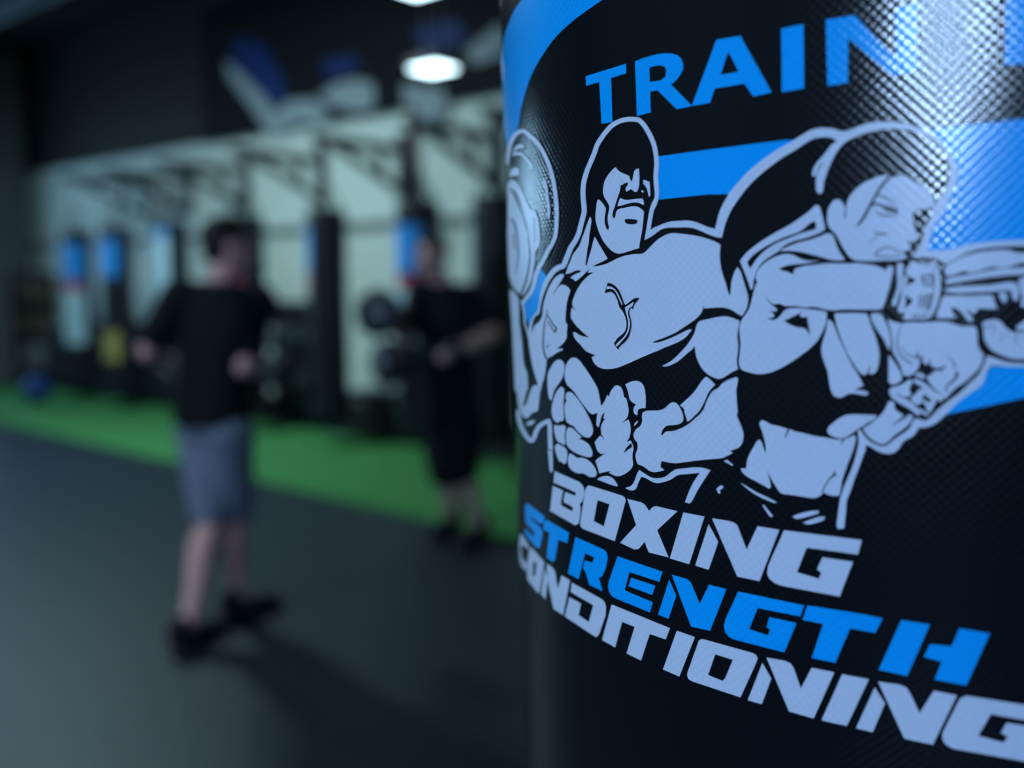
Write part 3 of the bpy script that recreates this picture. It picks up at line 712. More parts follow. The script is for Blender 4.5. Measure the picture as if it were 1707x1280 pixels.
w.poly('f 1240,700 1300,710 1350,750 1420,840 1500,950 1600,1110 1700,1270|k 100,150 190,310 215,430 248,605 300,530 355,405 385,440 400,380 440,300 490,245 540,235 590,260 630,330 655,450 690,460 720,570 735,680 720,780 700,820 610,910 730,840 755,900 772,1000 765,1100 740,1180 690,1250|h 1515,145 1560,230 1570,300 1550,380 1550,470 1560,590 1500,680 1400,750 1310,785 1220,770 1130,720 1175,690 1100,700 960,735 930,630 890,510 930,470 1080,375 980,385 930,340 900,260 875,180 930,110 970,65 1000,80 1060,140 1000,40|k 245,1130 250,1070 240,1010 260,920 320,825 280,830 312,710 265,760 230,880 200,985 165,950 165,850 180,715 110,750 60,740|g 1490,548 1430,510 1380,450 1280,320 1190,190 1100,80 1020,10|f 1140,1190 1100,1100 1090,990 1105,880 1150,770')
w.poly('f 960,745 1010,735 1060,770 1090,830 1085,920 1060,1040 1010,1130 940,1230|g 810,90 780,180 750,280 730,295 705,240 690,140 680,0|f 785,1100 800,960 850,870 900,790')
w.poly('g 930,45 970,80 980,150 965,280 960,450 970,600 960,650 900,660 850,690 800,650 760,560 755,430 770,330 820,180 880,80')
w.poly('g 1030,145 1080,140 1150,190 1220,270 1310,400 1400,560 1470,720 1490,820 1460,920 1410,955 1340,940 1260,880 1180,800 1160,760 1080,720 1020,670 995,560 980,460 985,360 1030,280 1000,270 1005,190')
w.poly('g 800,730 880,740 970,725 1000,760 990,850 985,960 995,1060 980,1085 920,1050 850,1010 820,930 795,820')
w.poly('g 1050,770 1110,775 1170,830 1290,945 1230,970 1310,1000 1400,1060 1460,1150 1485,1250|h 840,370 830,430 790,445 700,430 580,390 460,320 390,240 370,150 370,50|g 1005,900 1020,820')
w.poly('h 210,205 270,230 370,300 390,350 385,450 365,560 320,560 270,515 250,525 210,440 180,340 170,250')
w.poly('h 440,375 500,410 570,460 640,455 740,490 820,550 890,650 915,740 895,790 830,805 770,790 670,730 600,735 500,700 430,630 405,530 410,420')
w.poly('h 920,840 980,800 1070,780 1160,795 1230,850 1290,950 1280,965 1150,930 1050,890')
w.poly('h 1420,990 1520,960 1580,880 1620,770 1660,680 1700,680|p 60,285 130,330 230,390 310,400 420,380 500,320 560,280 700,260 850,245 950,250 1070,285 960,450 880,580 800,730 770,760 705,740 760,590 830,450 915,320 760,340 590,360 520,410 400,455 300,470 220,440 150,400 85,380 40,470 0,560|h 1550,1040 1440,1005')
w.poly('p 1255,155 1305,135 1390,210 1380,225'); w.poly('p 1150,550 1210,500 1250,510 1245,540 1200,570 1210,615 1180,615')
w.line('g 150,480 160,560 205,740 285,900 370,1000 405,1010 440,950 500,800 560,730 640,680 700,650 715,720 722,900 735,1200|h 85,300 100,550 105,690', 5.5, 7, 7, 7, 7, 7, 7, 7, 7, 7, 7, 7, 7, 7.5, 7.5, 6.5, 5)
w.poly('g 290,710 360,660 430,640 460,660 400,720 330,740')
w.build('printed_bodybuilder', M['ink_white'], body, 'white print of a muscular bodybuilder with a barbell plate')
k = Ink(L_BLACK)
k.line('d 130,50 190,110 250,230 300,380 345,520 390,680 420,800 445,950 465,1100|e 474,20 465,200 440,360 410,500 360,650 315,750', 3, 5, 6, 6, 5, 4, 2, 1.5, 1.8, 2.5, 2.5, 2.5, 2.5, 2.5, 2)
k.line('d 150,590 200,660 235,800 260,1000 270,1280|e 250,250 225,370', 3, .8)
k.line('d 175,850 200,1000 210,1100', 1.5, 2); k.line('d 545,560 560,800 565,1000', 1, .8)
k.line('e 560,250 530,420 490,560 440,680 390,770 345,830', 1.5, 3)
k.poly('e 180,660 240,740 290,750 330,760 350,830 330,850 290,790 220,740')
k.line('f 770,720 740,650 720,560 712,430 722,250 740,80|e 757,1200 775,1100 785,1020', 2.6, .8)
k.line('e 780,1110 830,1190 880,1270|f 900,130 950,175 945,200 910,250', 1.5, 2.2); k.line('f 800,60 840,130 880,190 905,245', 1.5, 1.2); k.line('f 812,465 782,520', 1.2, 1.8)
k.poly('c 880,820 900,800 1090,810 1110,840 1095,880 1060,890 920,885 890,860')
k.poly('i 580,760 650,775 730,830 790,910 840,1030 880,1140 900,1150 980,1090 1060,1035 1145,1025 1120,1070 1070,1120 1030,1230 1000,1210 975,1230 960,1280|j 970,270 1000,380 1000,470 980,580 940,680 870,760 790,830 765,885 690,775 750,680 850,600 900,530 915,440 910,370 880,270 840,190 790,130 760,20|i 740,1040 700,960 640,920 580,930 530,950 545,870')
k.poly('h 1395,370 1450,270 1530,195 1545,260 1450,330')
tag(k.build('printed_bodybuilder_line', M['ink_black'], body), kind='stuff')
v = Ink(L_TOP)
v.poly('i 575,820 640,825 710,870 770,950 810,1040 855,1150 830,1150 790,1060 740,950 690,880 620,865 560,880')
v.poly('i 890,1200 950,1160 1040,1100 1050,1110 1020,1180 970,1210 945,1280|j 960,300 985,400 975,500 945,590 900,660 830,740 760,820 735,815 730,790 790,730 860,670 920,580 945,500 950,400 930,290 905,200')
v.build('printed_vein', M['ink_white'], body)

# ---------------------------------------------- the boxer with the ponytail
w = Ink(L_WHITE + .00004)
w.poly('t 108,420 125,340 150,230 200,100 250,0|q 110,1280 220,1060 330,930 480,770 660,620 850,490 1060,370 1200,280 1320,215 1430,190 1540,190 1650,205|r 350,105 420,125 500,110 600,70 720,35 850,20 980,22 1120,45 1250,85 1380,140 1480,215 1570,310 1640,420 1680,520 1690,620 1660,720 1600,860 1540,980 1490,1080 1440,1180|s 1640,690 1590,790 1550,920 1520,1060 1510,1110|w 180,285 350,275 480,255 620,215 760,180 900,155 1100,135 1300,120 1500,110 1760,105 1760,205 1600,205 1440,210 1250,220 1050,240 850,275 720,325 620,380 520,440 430,490 360,510 300,470 200,420 100,400 0,400|s 1280,1190 1350,1130 1420,1020 1450,900 1480,780 1540,680|r 1420,970 1450,890 1500,820 1550,740 1580,660 1590,570 1580,470 1540,360 1470,270 1380,200 1290,150 1180,115 1050,98 900,100 760,125 640,160 540,200 460,240 400,300 340,390 290,490 250,590 220,690 205,790 180,810 150,790 135,700 140,620 160,560 215,470 190,480 150,560 130,610 100,615 95,590 120,510 170,440 240,360 310,270 365,235|q 1640,345 1560,315 1480,310 1370,330 1250,390 1100,490 930,590 780,700 620,830 470,980 330,1160 250,1280|t 330,150 260,300 220,430 195,540')
w.poly('s 160,640 170,560 210,480 260,430 310,425 360,460 390,530 395,620 380,690 410,650 410,560 425,460 470,370 540,290 640,210 760,150 880,110 950,95 975,105 1010,140 1060,120 1110,105 1200,95 1260,130 1330,180 1430,230 1530,300 1590,380 1600,460 1590,540 1500,550 1400,565 1330,590 1310,640 1320,740 1350,850 1370,940 1370,980 1310,995 1220,990 1280,1030 1280,1080 1230,1120 1170,1130 1220,1190 1200,1220 1120,1240 950,1245 750,1255 600,1250 520,1240 460,1200 400,1120 340,1020 290,920 220,840 180,790 160,730')
w.poly('t 960,715 1060,670 1200,610 1400,560 1540,510 1610,475 1660,480|s 240,920 270,1010 310,1110 370,1200 400,1240 250,1245|t 1550,800 1400,760 1250,725 1100,712')
w.poly('t 440,850 520,750 650,640 800,540 950,450 1100,370 1250,270 1370,180 1460,95 1510,110 1545,230 1590,420 1540,455 1440,500 1300,545 1150,585 1040,640 970,700 950,725 860,780 760,850 690,930 650,1020 625,1110 605,1225 585,1240 550,1130 500,1000 460,900')
w.poly('u 345,350 390,280 460,220 560,160 660,120 760,105 850,130 950,180 1050,200 1200,200 1300,225 1500,235 1690,235|v 200,360 400,378 560,405 680,450 745,490 740,430 800,410 850,430 840,520 820,600 790,750 750,880 710,1000 670,1080 600,1100 300,1097 20,1100|u 1400,870 1280,880 1285,960 1270,1050 1220,1170|A 1250,610 1150,720 1000,840 850,940 700,1020 560,1070 430,1080 300,1050 210,1010 185,940 195,800 205,650 190,520 195,420 225,345 320,200 360,60|u 300,620 330,500 330,420')
w.poly('v 905,380 950,365 1000,380 1000,500 985,640 970,780 930,900 900,1010 870,1055 830,1040 825,990 860,900 900,790 915,650 905,500')
w.poly('v 1020,540 1070,600 1060,680 1030,800 1040,920 1030,1050 1000,1150 950,1160 915,1110 940,1020 970,900 985,780 1000,650')
w.poly('v 1120,330 1180,340 1300,350 1450,340 1530,380 1570,470 1590,620 1590,780 1560,950 1510,1100 1440,1210 1380,1245 1200,1255 1020,1250 985,1230 1030,1180 1010,1110 1060,1050 1120,1020 1150,930 1100,920 1050,870 1030,800 1070,720 1110,690 1190,670 1190,600 1110,590 1060,540 1050,470 1080,420 1110,390')
w.poly('w 360,560 450,500 560,440 700,380 850,330 1050,295 1300,275 1440,275 1550,310 1760,320 1760,480 1600,510 1450,560 1300,570 1240,570 1190,545 1150,560 1050,590 950,630 850,650 740,650 690,620 640,640 560,680 470,710 390,710 360,650')
w.poly('w 380,760 500,740 700,700 900,670 1100,620 1300,590 1500,580 1760,560 1760,690 1500,695 1250,720 1000,750 750,790 550,825 430,845 380,820')
w.poly('w 360,930 500,905 700,890 900,880 1150,865 1300,840 1450,820 1550,830 1600,880 1620,960 1610,1060 1590,1130 1560,1145 1520,1110 1500,1030 1480,970 1420,955 1300,965 1150,980 900,990 650,1000 450,995 370,970')
w.poly('w 1600,800 1680,740 1760,730 1760,1100 1680,1200 1650,1150 1680,1100 1650,1000 1640,900')
w.poly('w 1270,1010 1330,990 1390,1000 1420,1060 1400,1150 1370,1180 1330,1140')
w.poly('x 330,40 500,30 800,30 1100,20 1180,30 1200,120 1230,200 1260,250 1100,250 930,240 870,330 840,340 780,290 700,260 740,300 800,370 840,430 820,470 770,470 720,410 640,310 560,250 480,215 470,270 520,350 550,400 450,410 230,410 220,370 280,180')
w.poly('x 990,500 1040,460 1150,440 1260,440 1330,490 1400,580 1470,630 1560,650 1760,640 1760,1110 1500,1100 1350,1050 1200,980 1110,900 1050,810 1020,720 1020,600')
w.poly('x 1560,570 1590,540 1660,490 1760,420 1760,600 1650,620 1590,600'); w.poly('x 1650,190 1707,110 1760,80 1760,230 1680,230')
w.poly('C 90,110 180,150 320,175 420,165 700,165 900,150 1050,160 1180,200 1280,225 1420,215 1490,240 1510,350 1510,480 1540,590 1600,660 1590,760 1540,880 1440,990 1310,1110|D 1170,250 1080,340 1000,420 965,420 960,350 930,340 850,280 780,200 720,110 715,80 800,20|C 860,920 925,925 960,975 940,920 1000,870 1050,820 960,865 890,885 800,860 760,820 740,830 690,830 650,790 620,750 600,790 590,850 540,930 480,990 400,1010 350,1000 320,940 270,820 200,700 165,620 170,500 160,380 130,250')
w.poly('B 985,140 1080,125 1170,150 1230,260 1300,430 1330,560 1330,700 1310,790 1270,720 1200,570 1120,460 1040,330 990,220')
w.poly('C 110,680 160,740 240,850 300,970 325,1040 290,1100 240,1130 150,1140 120,1110 110,900')
w.poly('B 335,130 600,120 900,130 940,200 980,330 1040,480 1090,640 1130,800 1130,950 1110,1080 1060,1180 1000,1215 940,1190 930,1180 870,1225 820,1210 740,1120 650,990 560,830 470,620 400,430 360,280')
w.poly('B 210,260 250,240 300,290 360,420 420,580 500,750 580,920 660,1070 750,1210|E 850,20 780,60 700,100 760,110 850,115 920,140 940,170 900,195 780,180 640,165 560,180 480,230 400,240 330,210 280,120 250,0|B 220,1180 160,1010 110,850 105,750 140,600 190,430')
w.poly('D 115,290 160,240 220,230 310,200 400,140 460,110 480,150 450,230 440,300 470,340 450,370 380,390 300,370 250,330 240,345 290,385 380,420 470,480 560,570 610,660 580,690 520,640 430,570 330,520 220,450 150,390')
w.poly('D 450,410 520,360 570,300 620,250 680,290 650,360 640,450 600,510 550,520 500,480')
w.poly('D 660,260 720,300 830,390 870,450 830,520 790,600 760,640 720,620 700,540 640,470 660,420 700,460 770,480 790,440 700,380 650,340')
w.poly('D 560,570 640,590 700,640 760,670 730,690 660,670'); w.poly('D 480,140 520,110 600,130 690,180 750,230 850,310 960,370 960,440 930,470 850,410 750,320 650,250 560,190')
w.poly('D 525,30 590,10 660,40 690,80 660,105 590,80 540,60')
w.poly('E 840,790 950,720 1080,620 1200,500 1260,390 1300,310 1350,300 1400,330 1400,420 1460,490 1540,530 1550,580 1520,620 1560,625 1620,570 1660,540|D 500,690 470,760 400,850 300,930 200,1000 100,1100 50,1130|E 1250,1050 1180,1070 1090,1040 980,970 900,890')
w.poly('E 205,840 230,770 330,680 450,590 560,550 700,540 900,545 1090,555 1060,610 950,670 850,740 750,800 650,870 560,930 500,960 380,950 260,910')
w.poly('E 750,820 800,815 850,890 930,985 1050,1065 1180,1105 1260,1088 1350,1020 1450,940 1560,870 1680,770|D 480,790 530,730 600,740 700,765 740,745 790,695 860,620 950,540 1050,460 1200,350 1400,160 1550,10|C 1600,850 1640,760 1660,690|x 1110,1060 1250,1100 1400,1150 1600,1175 1760,1175 1760,1240 1600,1240 1400,1235 1250,1220 1170,1215 1100,1270|C 1640,990|D 1600,170 1400,330 1200,480 1050,630 950,730 850,810 740,860 580,880 540,960 480,1020 400,1060 330,1110 280,1200 200,1270|E 1420,1210 1300,1240 1180,1220 1050,1160 960,1100 890,1080 880,1200|G 1290,580 1250,700 1180,880 1100,1100 1040,1280|H 1560,420 1540,600 1520,810 1440,820 1420,790 1440,600 1470,400 1510,270|G 1010,1000 1090,800 1150,600 1190,400 1185,250')
w.poly('F 930,130 975,108 1020,120 1110,175 1250,210 1400,255 1550,295|G 0,190 200,230 400,280 600,312 850,345 960,330 1060,290 1120,260 1140,310 1110,480 1050,650 980,830 920,1000 880,1130|H 1490,200 1455,370 1380,375 1300,355 1245,325 1200,370 1120,400 1000,390 850,365 660,330 620,280 560,180 478,35 525,200 530,260 510,275 430,230 330,175 230,125 160,70|F 590,975 620,960 690,970 705,830 750,710 830,570 890,470 930,450 960,490 1000,600 1035,700 1040,600 1000,400 960,270 930,200')
w.poly('H 120,200 180,230 350,330 500,400 610,460 590,470 480,430 300,340 180,250'); w.poly('H 415,500 440,495 560,640 545,660 520,650')
w.poly('H 820,650 900,620 1100,575 1180,575 1170,610 1000,660 860,680'); w.poly('H 960,735 1050,700 1200,655 1265,655 1250,690 1130,740 1010,755')
w.build('printed_boxer', M['ink_white'], body, 'white print of a boxer with a ponytail throwing a punch')
k = Ink(L_BLACK + .00004)
k.poly('s 1000,100 1030,110 1000,150 940,210 890,280 840,360 800,430 770,480 730,560 670,670 600,760 530,805 590,720 660,610 720,500 740,460 790,370 850,270 910,190')
k.line('s 840,365 920,385 1000,430 1070,480 1130,520', 2, 2.6, 2.6, 2.2, 1)
k.poly('s 720,480 790,470 880,485 980,515 1070,545 1120,575 1100,600 1040,600 970,585 930,560 900,525 830,500 770,510 735,510')
k.line('s 820,580 860,620 930,640 1020,645 1090,625 1115,590', 1.6, 2.6, 2.6, 2.2, 1.8, 1)
k.line('s 780,860 850,885 930,890 985,895', 1, 2.8, 2.6, 1); k.line('s 830,910 780,970 710,1020', 1.5, .8)
k.line('s 800,1170 830,1130 880,1095 960,1070 1040,1080 1110,1120 1180,1140', 2.2, 2); k.line('s 810,1175 880,1190 980,1195 1080,1190 1150,1175', 2.4, 1.5)
k.line('s 400,600 405,640 385,690', 2.5, 1)
k.poly('t 540,865 600,790 700,710 850,620 1000,545 1150,490 1250,450 1330,390 1410,325 1450,310 1470,380 1460,420 1380,440 1250,480 1100,540 950,600 830,670 720,760 650,840 600,920 575,950 555,910')
k.poly('A 525,15 590,90 660,140 720,125 800,157 950,160 1080,180 1200,170 1300,195 1400,215 1690,215 1690,240 1420,245 1250,215 1100,200 950,187 850,195 790,225 750,280 700,330 650,350 565,325 645,315 665,290 640,255 550,185 625,230 690,235 700,200 640,155 575,90')
k.line('v 20,1112 300,1112 600,1112 700,1110', 3, 3)
k.poly('A 790,360 900,310 985,265 1050,235 1005,275 1010,300 1050,315 1100,300 1120,400 1145,570 1120,520 1080,470 950,440 850,400')
k.poly('u 645,305 720,270 850,245 1000,235 1150,205 1300,200 1700,210 1700,230 1400,225 1250,235 1100,255 950,275 850,310 830,385 760,345 670,325')
k.poly('u 760,85 850,80 1000,105 1150,150 1300,185 1500,195 1450,210 1250,205 1150,185 1000,165 900,135 830,105')
k.poly('u 318,420 335,450 360,520 318,480')
for q in ('1290,550 1310,720', '1330,540 1350,740', '1380,530 1400,740', '1430,530 1450,740', '1468,530 1482,740', '1270,870 1240,1060', '1320,870 1290,1070', '1370,860 1330,1070', '1420,850 1370,1090', '1465,840 1400,1100',
          '1240,350 1260,380', '1310,350 1340,400', '1380,350 1420,410', '1170,1180 1140,1220', '1230,1170 1190,1240', '1300,1170 1260,1240', '1370,1150 1330,1230'):
    k.line('v ' + q, 2.4, 2.0)
k.line('v 1495,400 1495,700 1475,900 1400,1130', 1.2, 1.0)
for q, a in (('1030,570 1130,550 1200,530', 1.8), ('1150,690 1240,570', 1.2), ('1310,800 1330,680', 1.2), ('1410,740 1420,660', 1.2), ('1580,850 1560,690', 1.8)): k.line('x ' + q, a, a)
k.line('C 1030,690 1090,750 1150,810 1140,870', 1, 3); k.line('C 1170,940 1190,980 1150,1060 1080,1120 1030,1170 1010,1220 1030,1260', 3, 5, 4, 3, 3, 2, 2.5)
k.line('C 570,620 560,680 620,760', 1.5, 4); k.line('C 650,680 640,740', 1, 3); k.line('C 760,740 745,815', 1, 3)
k.line('C 330,175 270,320 245,480 260,610 340,720 470,805', 1.2, 2.4); k.line('C 300,540 370,640 460,690 540,715 590,690', 1.2, 2.4)
k.line('C 20,30 90,180 140,330 160,500 165,620 220,730 300,880', 1.5, 2.8)
k.line('B 985,1060 930,1170', 1, 2.5); k.line('E 1530,615 1440,680 1350,740', 4, .8)
k.line('D 500,180 560,215 620,250', 2.5, 2.5); k.line('D 470,265 550,300', 3.5, 2.5); k.line('D 690,380 770,450', 4, 3)
k.line('F 1440,280 1380,410', 3.2, 1.8); k.line('G 930,340 870,430', 3.2, .8); k.line('G 750,900 780,960 700,1020 620,1130 545,1280', .8, 4, 2.5, 2, 2)
tag(k.build('printed_boxer_line', M['ink_black'], body), kind='stuff')

# ------------------------------------------------------------------ people
def fuse(name, mb, material, parent, voxel=.011, it=6):
    """weld overlapping solids into one continuous skin"""
    me = bpy.data.meshes.new(name); base = parent.location if parent else Vector((0, 0, 0))
    me.from_pydata([tuple(v - base) for v in mb.v], [], mb.f); me.update()
    o = bpy.data.objects.new(name, me); C.objects.link(o)
    r = o.modifiers.new('r', 'REMESH'); r.mode = 'VOXEL'; r.voxel_size = voxel; r.use_smooth_shade = True
    s = o.modifiers.new('s', 'SMOOTH'); s.iterations = it; s.factor = .5
    dg = bpy.context.evaluated_depsgraph_get()
    m2 = bpy.data.meshes.new_from_object(o.evaluated_get(dg)); o.modifiers.clear(); o.data = m2
    bpy.data.meshes.remove(me); m2.name = name
    for p in m2.polygons: p.use_smooth = True
    m2.materials.clear(); m2.materials.append(material)
    if parent: o.parent = parent
    return o
def limb(mb, p, r, seg=14):
    """tapered limb with rounded joints"""
    p = [Vector(x) for x in p]
    mb.tube(p, r, seg)
    for a, b in zip(p, r): mb.sphere(a, b, seg=seg, rings=10)
    return mb
def basis(fwd):
    f = Vector((fwd[0], fwd[1], 0)).normalized(); r = Vector((f.y, -f.x, 0)); return f, r
def rotm(f, r, tilt=0.0, u=Vector((0, 0, 1))):
    return Matrix((r, f, u)).transposed()
def head(mb, c, f, r):
    """cranium, jaw, nose, brow, ears; c = head centre"""
    R = rotm(f, r); c = Vector(c)
    mb.sphere(c + Z * .03 - f * .012, .077, .097, .098, R, 20, 14)
    mb.sphere(c - Z * .045 + f * .028, .058, .066, .075, R, 18, 12)
    mb.sphere(c - Z * .095 + f * .058, .034, .030, .026, R)          # chin
    mb.sphere(c + Z * .022 + f * .082, .052, .014, .014, R)          # brow
    limb(mb, [c + Z * .010 + f * .090, c - Z * .028 + f * .112], [.010, .016], 10)  # nose
    mb.sphere(c - Z * .062 + f * .088, .026, .010, .009, R)          # mouth
    for s in (-1, 1):
        mb.sphere(c + r * (s * .078) - Z * .005 - f * .008, .010, .020, .032, R, 12, 8)
        mb.sphere(c + r * (s * .045) - Z * .030 + f * .066, .022, .018, .018, R, 12, 8)  # cheek
def face_parts(e, c, f, r):
    R = rotm(f, r); c = Vector(c)
    for s in (-1, 1):
        MB().sphere(c + r * (s * .031) + Z * .002 + f * .083, .013, .008, .008, R, 12, 8).obj('eye', M['eye'], e, True)
    MB().sphere(c - Z * .064 + f * .094, .024, .006, .007, R, 12, 8).obj('lips', M['lip'], e, True)
def hair_cap(c, f, r, mb=None):
    R = rotm(f, r); c = Vector(c); mb = MB()
    mb.sphere(c + Z * .045 - f * .024, .084, .100, .094, R, 20, 14)
    mb.sphere(c + Z * .000 - f * .050, .076, .066, .085, R, 18, 12)
    mb.sphere(c + Z * .098 + f * .020, .062, .058, .034, R, 18, 12)
    return mb
def shoe(e, heel, toe, foot):
    heel = Vector(heel); toe = Vector(toe); d = (toe - heel).normalized(); mid = (heel + toe) / 2
    m = MB(); Rm = rotm(d, Vector((d.y, -d.x, 0)))
    limb(m, [heel + Z * .055, mid + Z * .05, toe + Z * .04], [.046, .047, .040])
    limb(m, [heel + Z * .06, heel + Z * .115], [.046, .045])
    s = fuse('shoe', m, M['shoe'], e, .010, 5)
    q = MB()
    for k, (pp, w) in enumerate(((heel, .045), (mid, .046), (toe, .042))): q.lathe(pp + Z * .001, Z, [(0, w), (.022, w + .002)], 20)
    side = Vector((d.y, -d.x, 0))
    q.box(mid + Z * .012, .088, (toe - heel).length, .022, side, d, Z)
    o = fuse('sole', q, M['sole'], None, .008, 2); o.parent = s
    for v in o.data.vertices: v.co = v.co - e.location
def mitten(mb, wrist, tip, side, up, k=1.0):
    """closed fist shape of a padded glove: fist block, curled finger ridge, thumb along the side"""
    wrist = Vector(wrist); tip = Vector(tip); d = (tip - wrist).normalized()
    limb(mb, [wrist, wrist.lerp(tip, .5), tip], [.048 * k, .066 * k, .070 * k])
    mb.sphere(tip + d * .015 + up * .02, .060 * k); mb.sphere(tip - up * .035 + d * .01, .056 * k)
    limb(mb, [wrist.lerp(tip, .25) + side * .05 * k, wrist.lerp(tip, .7) + side * .078 * k, tip + side * .062 * k + d * .01], [.024, .030, .027])

def hem(mb, pel, neck, r, f):
    """shirt trunk: oval sections, open flat at the hem"""
    rows = []; n = 26
    for (p, a, b_) in ((pel - Z * .045, .185, .150), (pel + Z * .06, .180, .148), (pel.lerp(neck, .45), .182, .150), (neck - Z * .14, .205, .160), (neck - Z * .05, .175, .135), (neck + Z * .005, .135, .110), (neck + Z * .035, .092, .090)):
        rows.append([p + r * a * math.cos(2 * math.pi * k / n) + f * b_ * math.sin(2 * math.pi * k / n) for k in range(n)])
    vs = [v for q in rows for v in q]; fs = [(i * n + k, i * n + (k + 1) % n, (i + 1) * n + (k + 1) % n, (i + 1) * n + k) for i in range(len(rows) - 1) for k in range(n)]
    fs += [list(range(n))[::-1], [(len(rows) - 1) * n + k for k in range(n)]]
    mb.add(vs, fs)

# ---- the man seen from behind, black shirt and grey shorts
D1 = 4.02
def P1(x, y, dy=0.0): return at_depth(x, y, D1 + dy)
f1, r1 = basis((.50, .86))
fa = on_floor(322, 1078); fb = on_floor(398, 1030)
man = root('person', ((fa + fb) / 2).to_tuple(), 'man seen from behind in black t-shirt and grey shorts, elbows bent', 'person', 'two men training')
hc = P1(381, 412, .06)
sl, sr = P1(300, 492, .00), P1(432, 500, .10)          # shoulders
el, er = P1(246, 585, -.02), P1(404, 612, -.06)        # elbows
wl, wr = P1(290, 612, .32), P1(447, 612, .16)          # wrists
pel = P1(356, 690, .02); kl, kr = P1(352, 868, .0), P1(392, 858, .10)
al = Vector((fa.x, fa.y, .10)) - f1 * .02; ar = Vector((fb.x, fb.y, .10))
hl, hr = pel - r1 * .085 - Z * .06, pel + r1 * .085 - Z * .06
b = MB(); head(b, hc, f1 * .8 + r1 * .6 if False else (f1 + r1 * .55).normalized(), Vector(((f1 + r1 * .55).normalized().y, -(f1 + r1 * .55).normalized().x, 0)))
neck = (sl + sr) / 2 + Z * .03
limb(b, [neck, hc - Z * .06 - f1 * .02], [.066, .056])
limb(b, [pel, pel.lerp(neck, .45), neck - Z * .12], [.135, .125, .125]); limb(b, [sl, sr], [.062, .062]); limb(b, [hl, hr], [.095, .095])
for (s, q, wv) in ((sl, el, wl), (sr, er, wr)):
    limb(b, [s, s.lerp(q, .5), q], [.062, .052, .045]); limb(b, [q, q.lerp(wv, .35), wv], [.045, .046, .031])
    hd = (wv - q).normalized(); limb(b, [wv, wv + hd * .07], [.033, .040])
for (h, kk, a) in ((hl, kl, al), (hr, kr, ar)):
    limb(b, [h, h.lerp(kk, .5), kk], [.098, .080, .058]); cm = kk.lerp(a, .3) - f1 * .018; limb(b, [kk, cm, kk.lerp(a, .72), a], [.057, .060, .043, .036])
bd = fuse('body', b, M['skin'], man)
fh = (f1 + r1 * .55).normalized(); rh = Vector((fh.y, -fh.x, 0))
face_parts(man, hc, fh, rh)
fuse('hair', hair_cap(hc, fh, rh), M['hair'], man, .009, 3)
s = MB(); hem(s, pel, neck, r1, f1); limb(s, [sl - Z * .01, sr - Z * .01], [.078, .078]); limb(s, [neck - Z * .02, neck - Z * .1], [.085, .14])
for (q0, q1) in ((sl, el), (sr, er)): limb(s, [q0, q0.lerp(q1, .72)], [.080, .074])
fuse('t_shirt', s, M['cloth_black'], man, .013, 6)
s = MB(); limb(s, [pel - r1 * .035, pel + r1 * .035], [.142, .142])
for (h, kk) in ((hl, kl), (hr, kr)): limb(s, [h, h.lerp(kk, .5), h.lerp(kk, .90)], [.112, .100, .088])
fuse('shorts', s, M['cloth_grey'], man, .012, 5)
for (a, g) in ((al, 0), (ar, 1)): shoe(man, Vector((a.x, a.y, 0)) - f1 * .05, Vector((a.x, a.y, 0)) + f1 * .17 + r1 * (.05 if g else -.02), g)
for (q, wv, sd) in ((el, wl, 1), (er, wr, -1)):
    d = (wv - q).normalized(); g = MB(); side = Vector((d.y, -d.x, 0)) * -sd
    mitten(g, wv + d * .03, wv + d * .15, side, Z); gl = fuse('glove', g, M['glove'], man, .011, 5)
    MB().tube([wv - d * .045, wv + d * .045], [.047, .050], 18).sub('cuff', M['glove_cuff'], gl, True)

# ---- the man holding the pads
D2 = 5.50
def P2(x, y, dy=0.0): return at_depth(x, y, D2 + dy)
f2, r2 = basis((-.50, -.86))
ga = on_floor(797, 902, .016); gb = on_floor(752, 886, .016)
man2 = root('person', ((ga + gb) / 2).to_tuple(), 'man in all black clothes holding up dark focus pads at chest height', 'person', 'two men training')
hc = P2(718, 428, -.06)
# his left side shows on the photo's right
sl, sr = P2(782, 492, .02), P2(700, 486, -.04)
el, er = P2(822, 556, -.04), P2(676, 566, -.20)
wl, wr = P2(752, 588, -.30), P2(652, 530, -.42)
pel = P2(752, 690, .02); kl, kr = P2(770, 790, -.05), P2(742, 792, -.02)
al = Vector((ga.x, ga.y, .116)); ar = Vector((gb.x, gb.y, .116))
hl, hr = pel - r2 * .085 - Z * .06, pel + r2 * .085 - Z * .06
neck = (sl + sr) / 2 + Z * .02
b = MB(); head(b, hc, f2, r2); limb(b, [neck, hc - Z * .06 - f2 * .02], [.066, .056])
limb(b, [pel, pel.lerp(neck, .45), neck - Z * .12], [.135, .125, .125]); limb(b, [sl, sr], [.062, .062]); limb(b, [hl, hr], [.095, .095])
for (s, q, wv) in ((sl, el, wl), (sr, er, wr)):
    limb(b, [s, s.lerp(q, .5), q], [.060, .052, .046]); limb(b, [q, q.lerp(wv, .35), wv], [.046, .047, .032])
    hd = (wv - q).normalized(); limb(b, [wv, wv + hd * .07], [.033, .040])
for (h, kk, a) in ((hl, kl, al), (hr, kr, ar)):
    limb(b, [h, h.lerp(kk, .5), kk], [.098, .080, .058]); cm = kk.lerp(a, .3) - f2 * .018; limb(b, [kk, cm, kk.lerp(a, .72), a], [.057, .060, .043, .036])
fuse('body', b, M['skin2'], man2)
face_parts(man2, hc, f2, r2)
fuse('hair', hair_cap(hc + Z * .004, f2, r2), M['hair'], man2, .009, 3)
s = MB(); hem(s, pel, neck, r2, f2); limb(s, [sl - Z * .01, sr - Z * .01], [.078, .078]); limb(s, [neck - Z * .02, neck - Z * .1], [.085, .14])
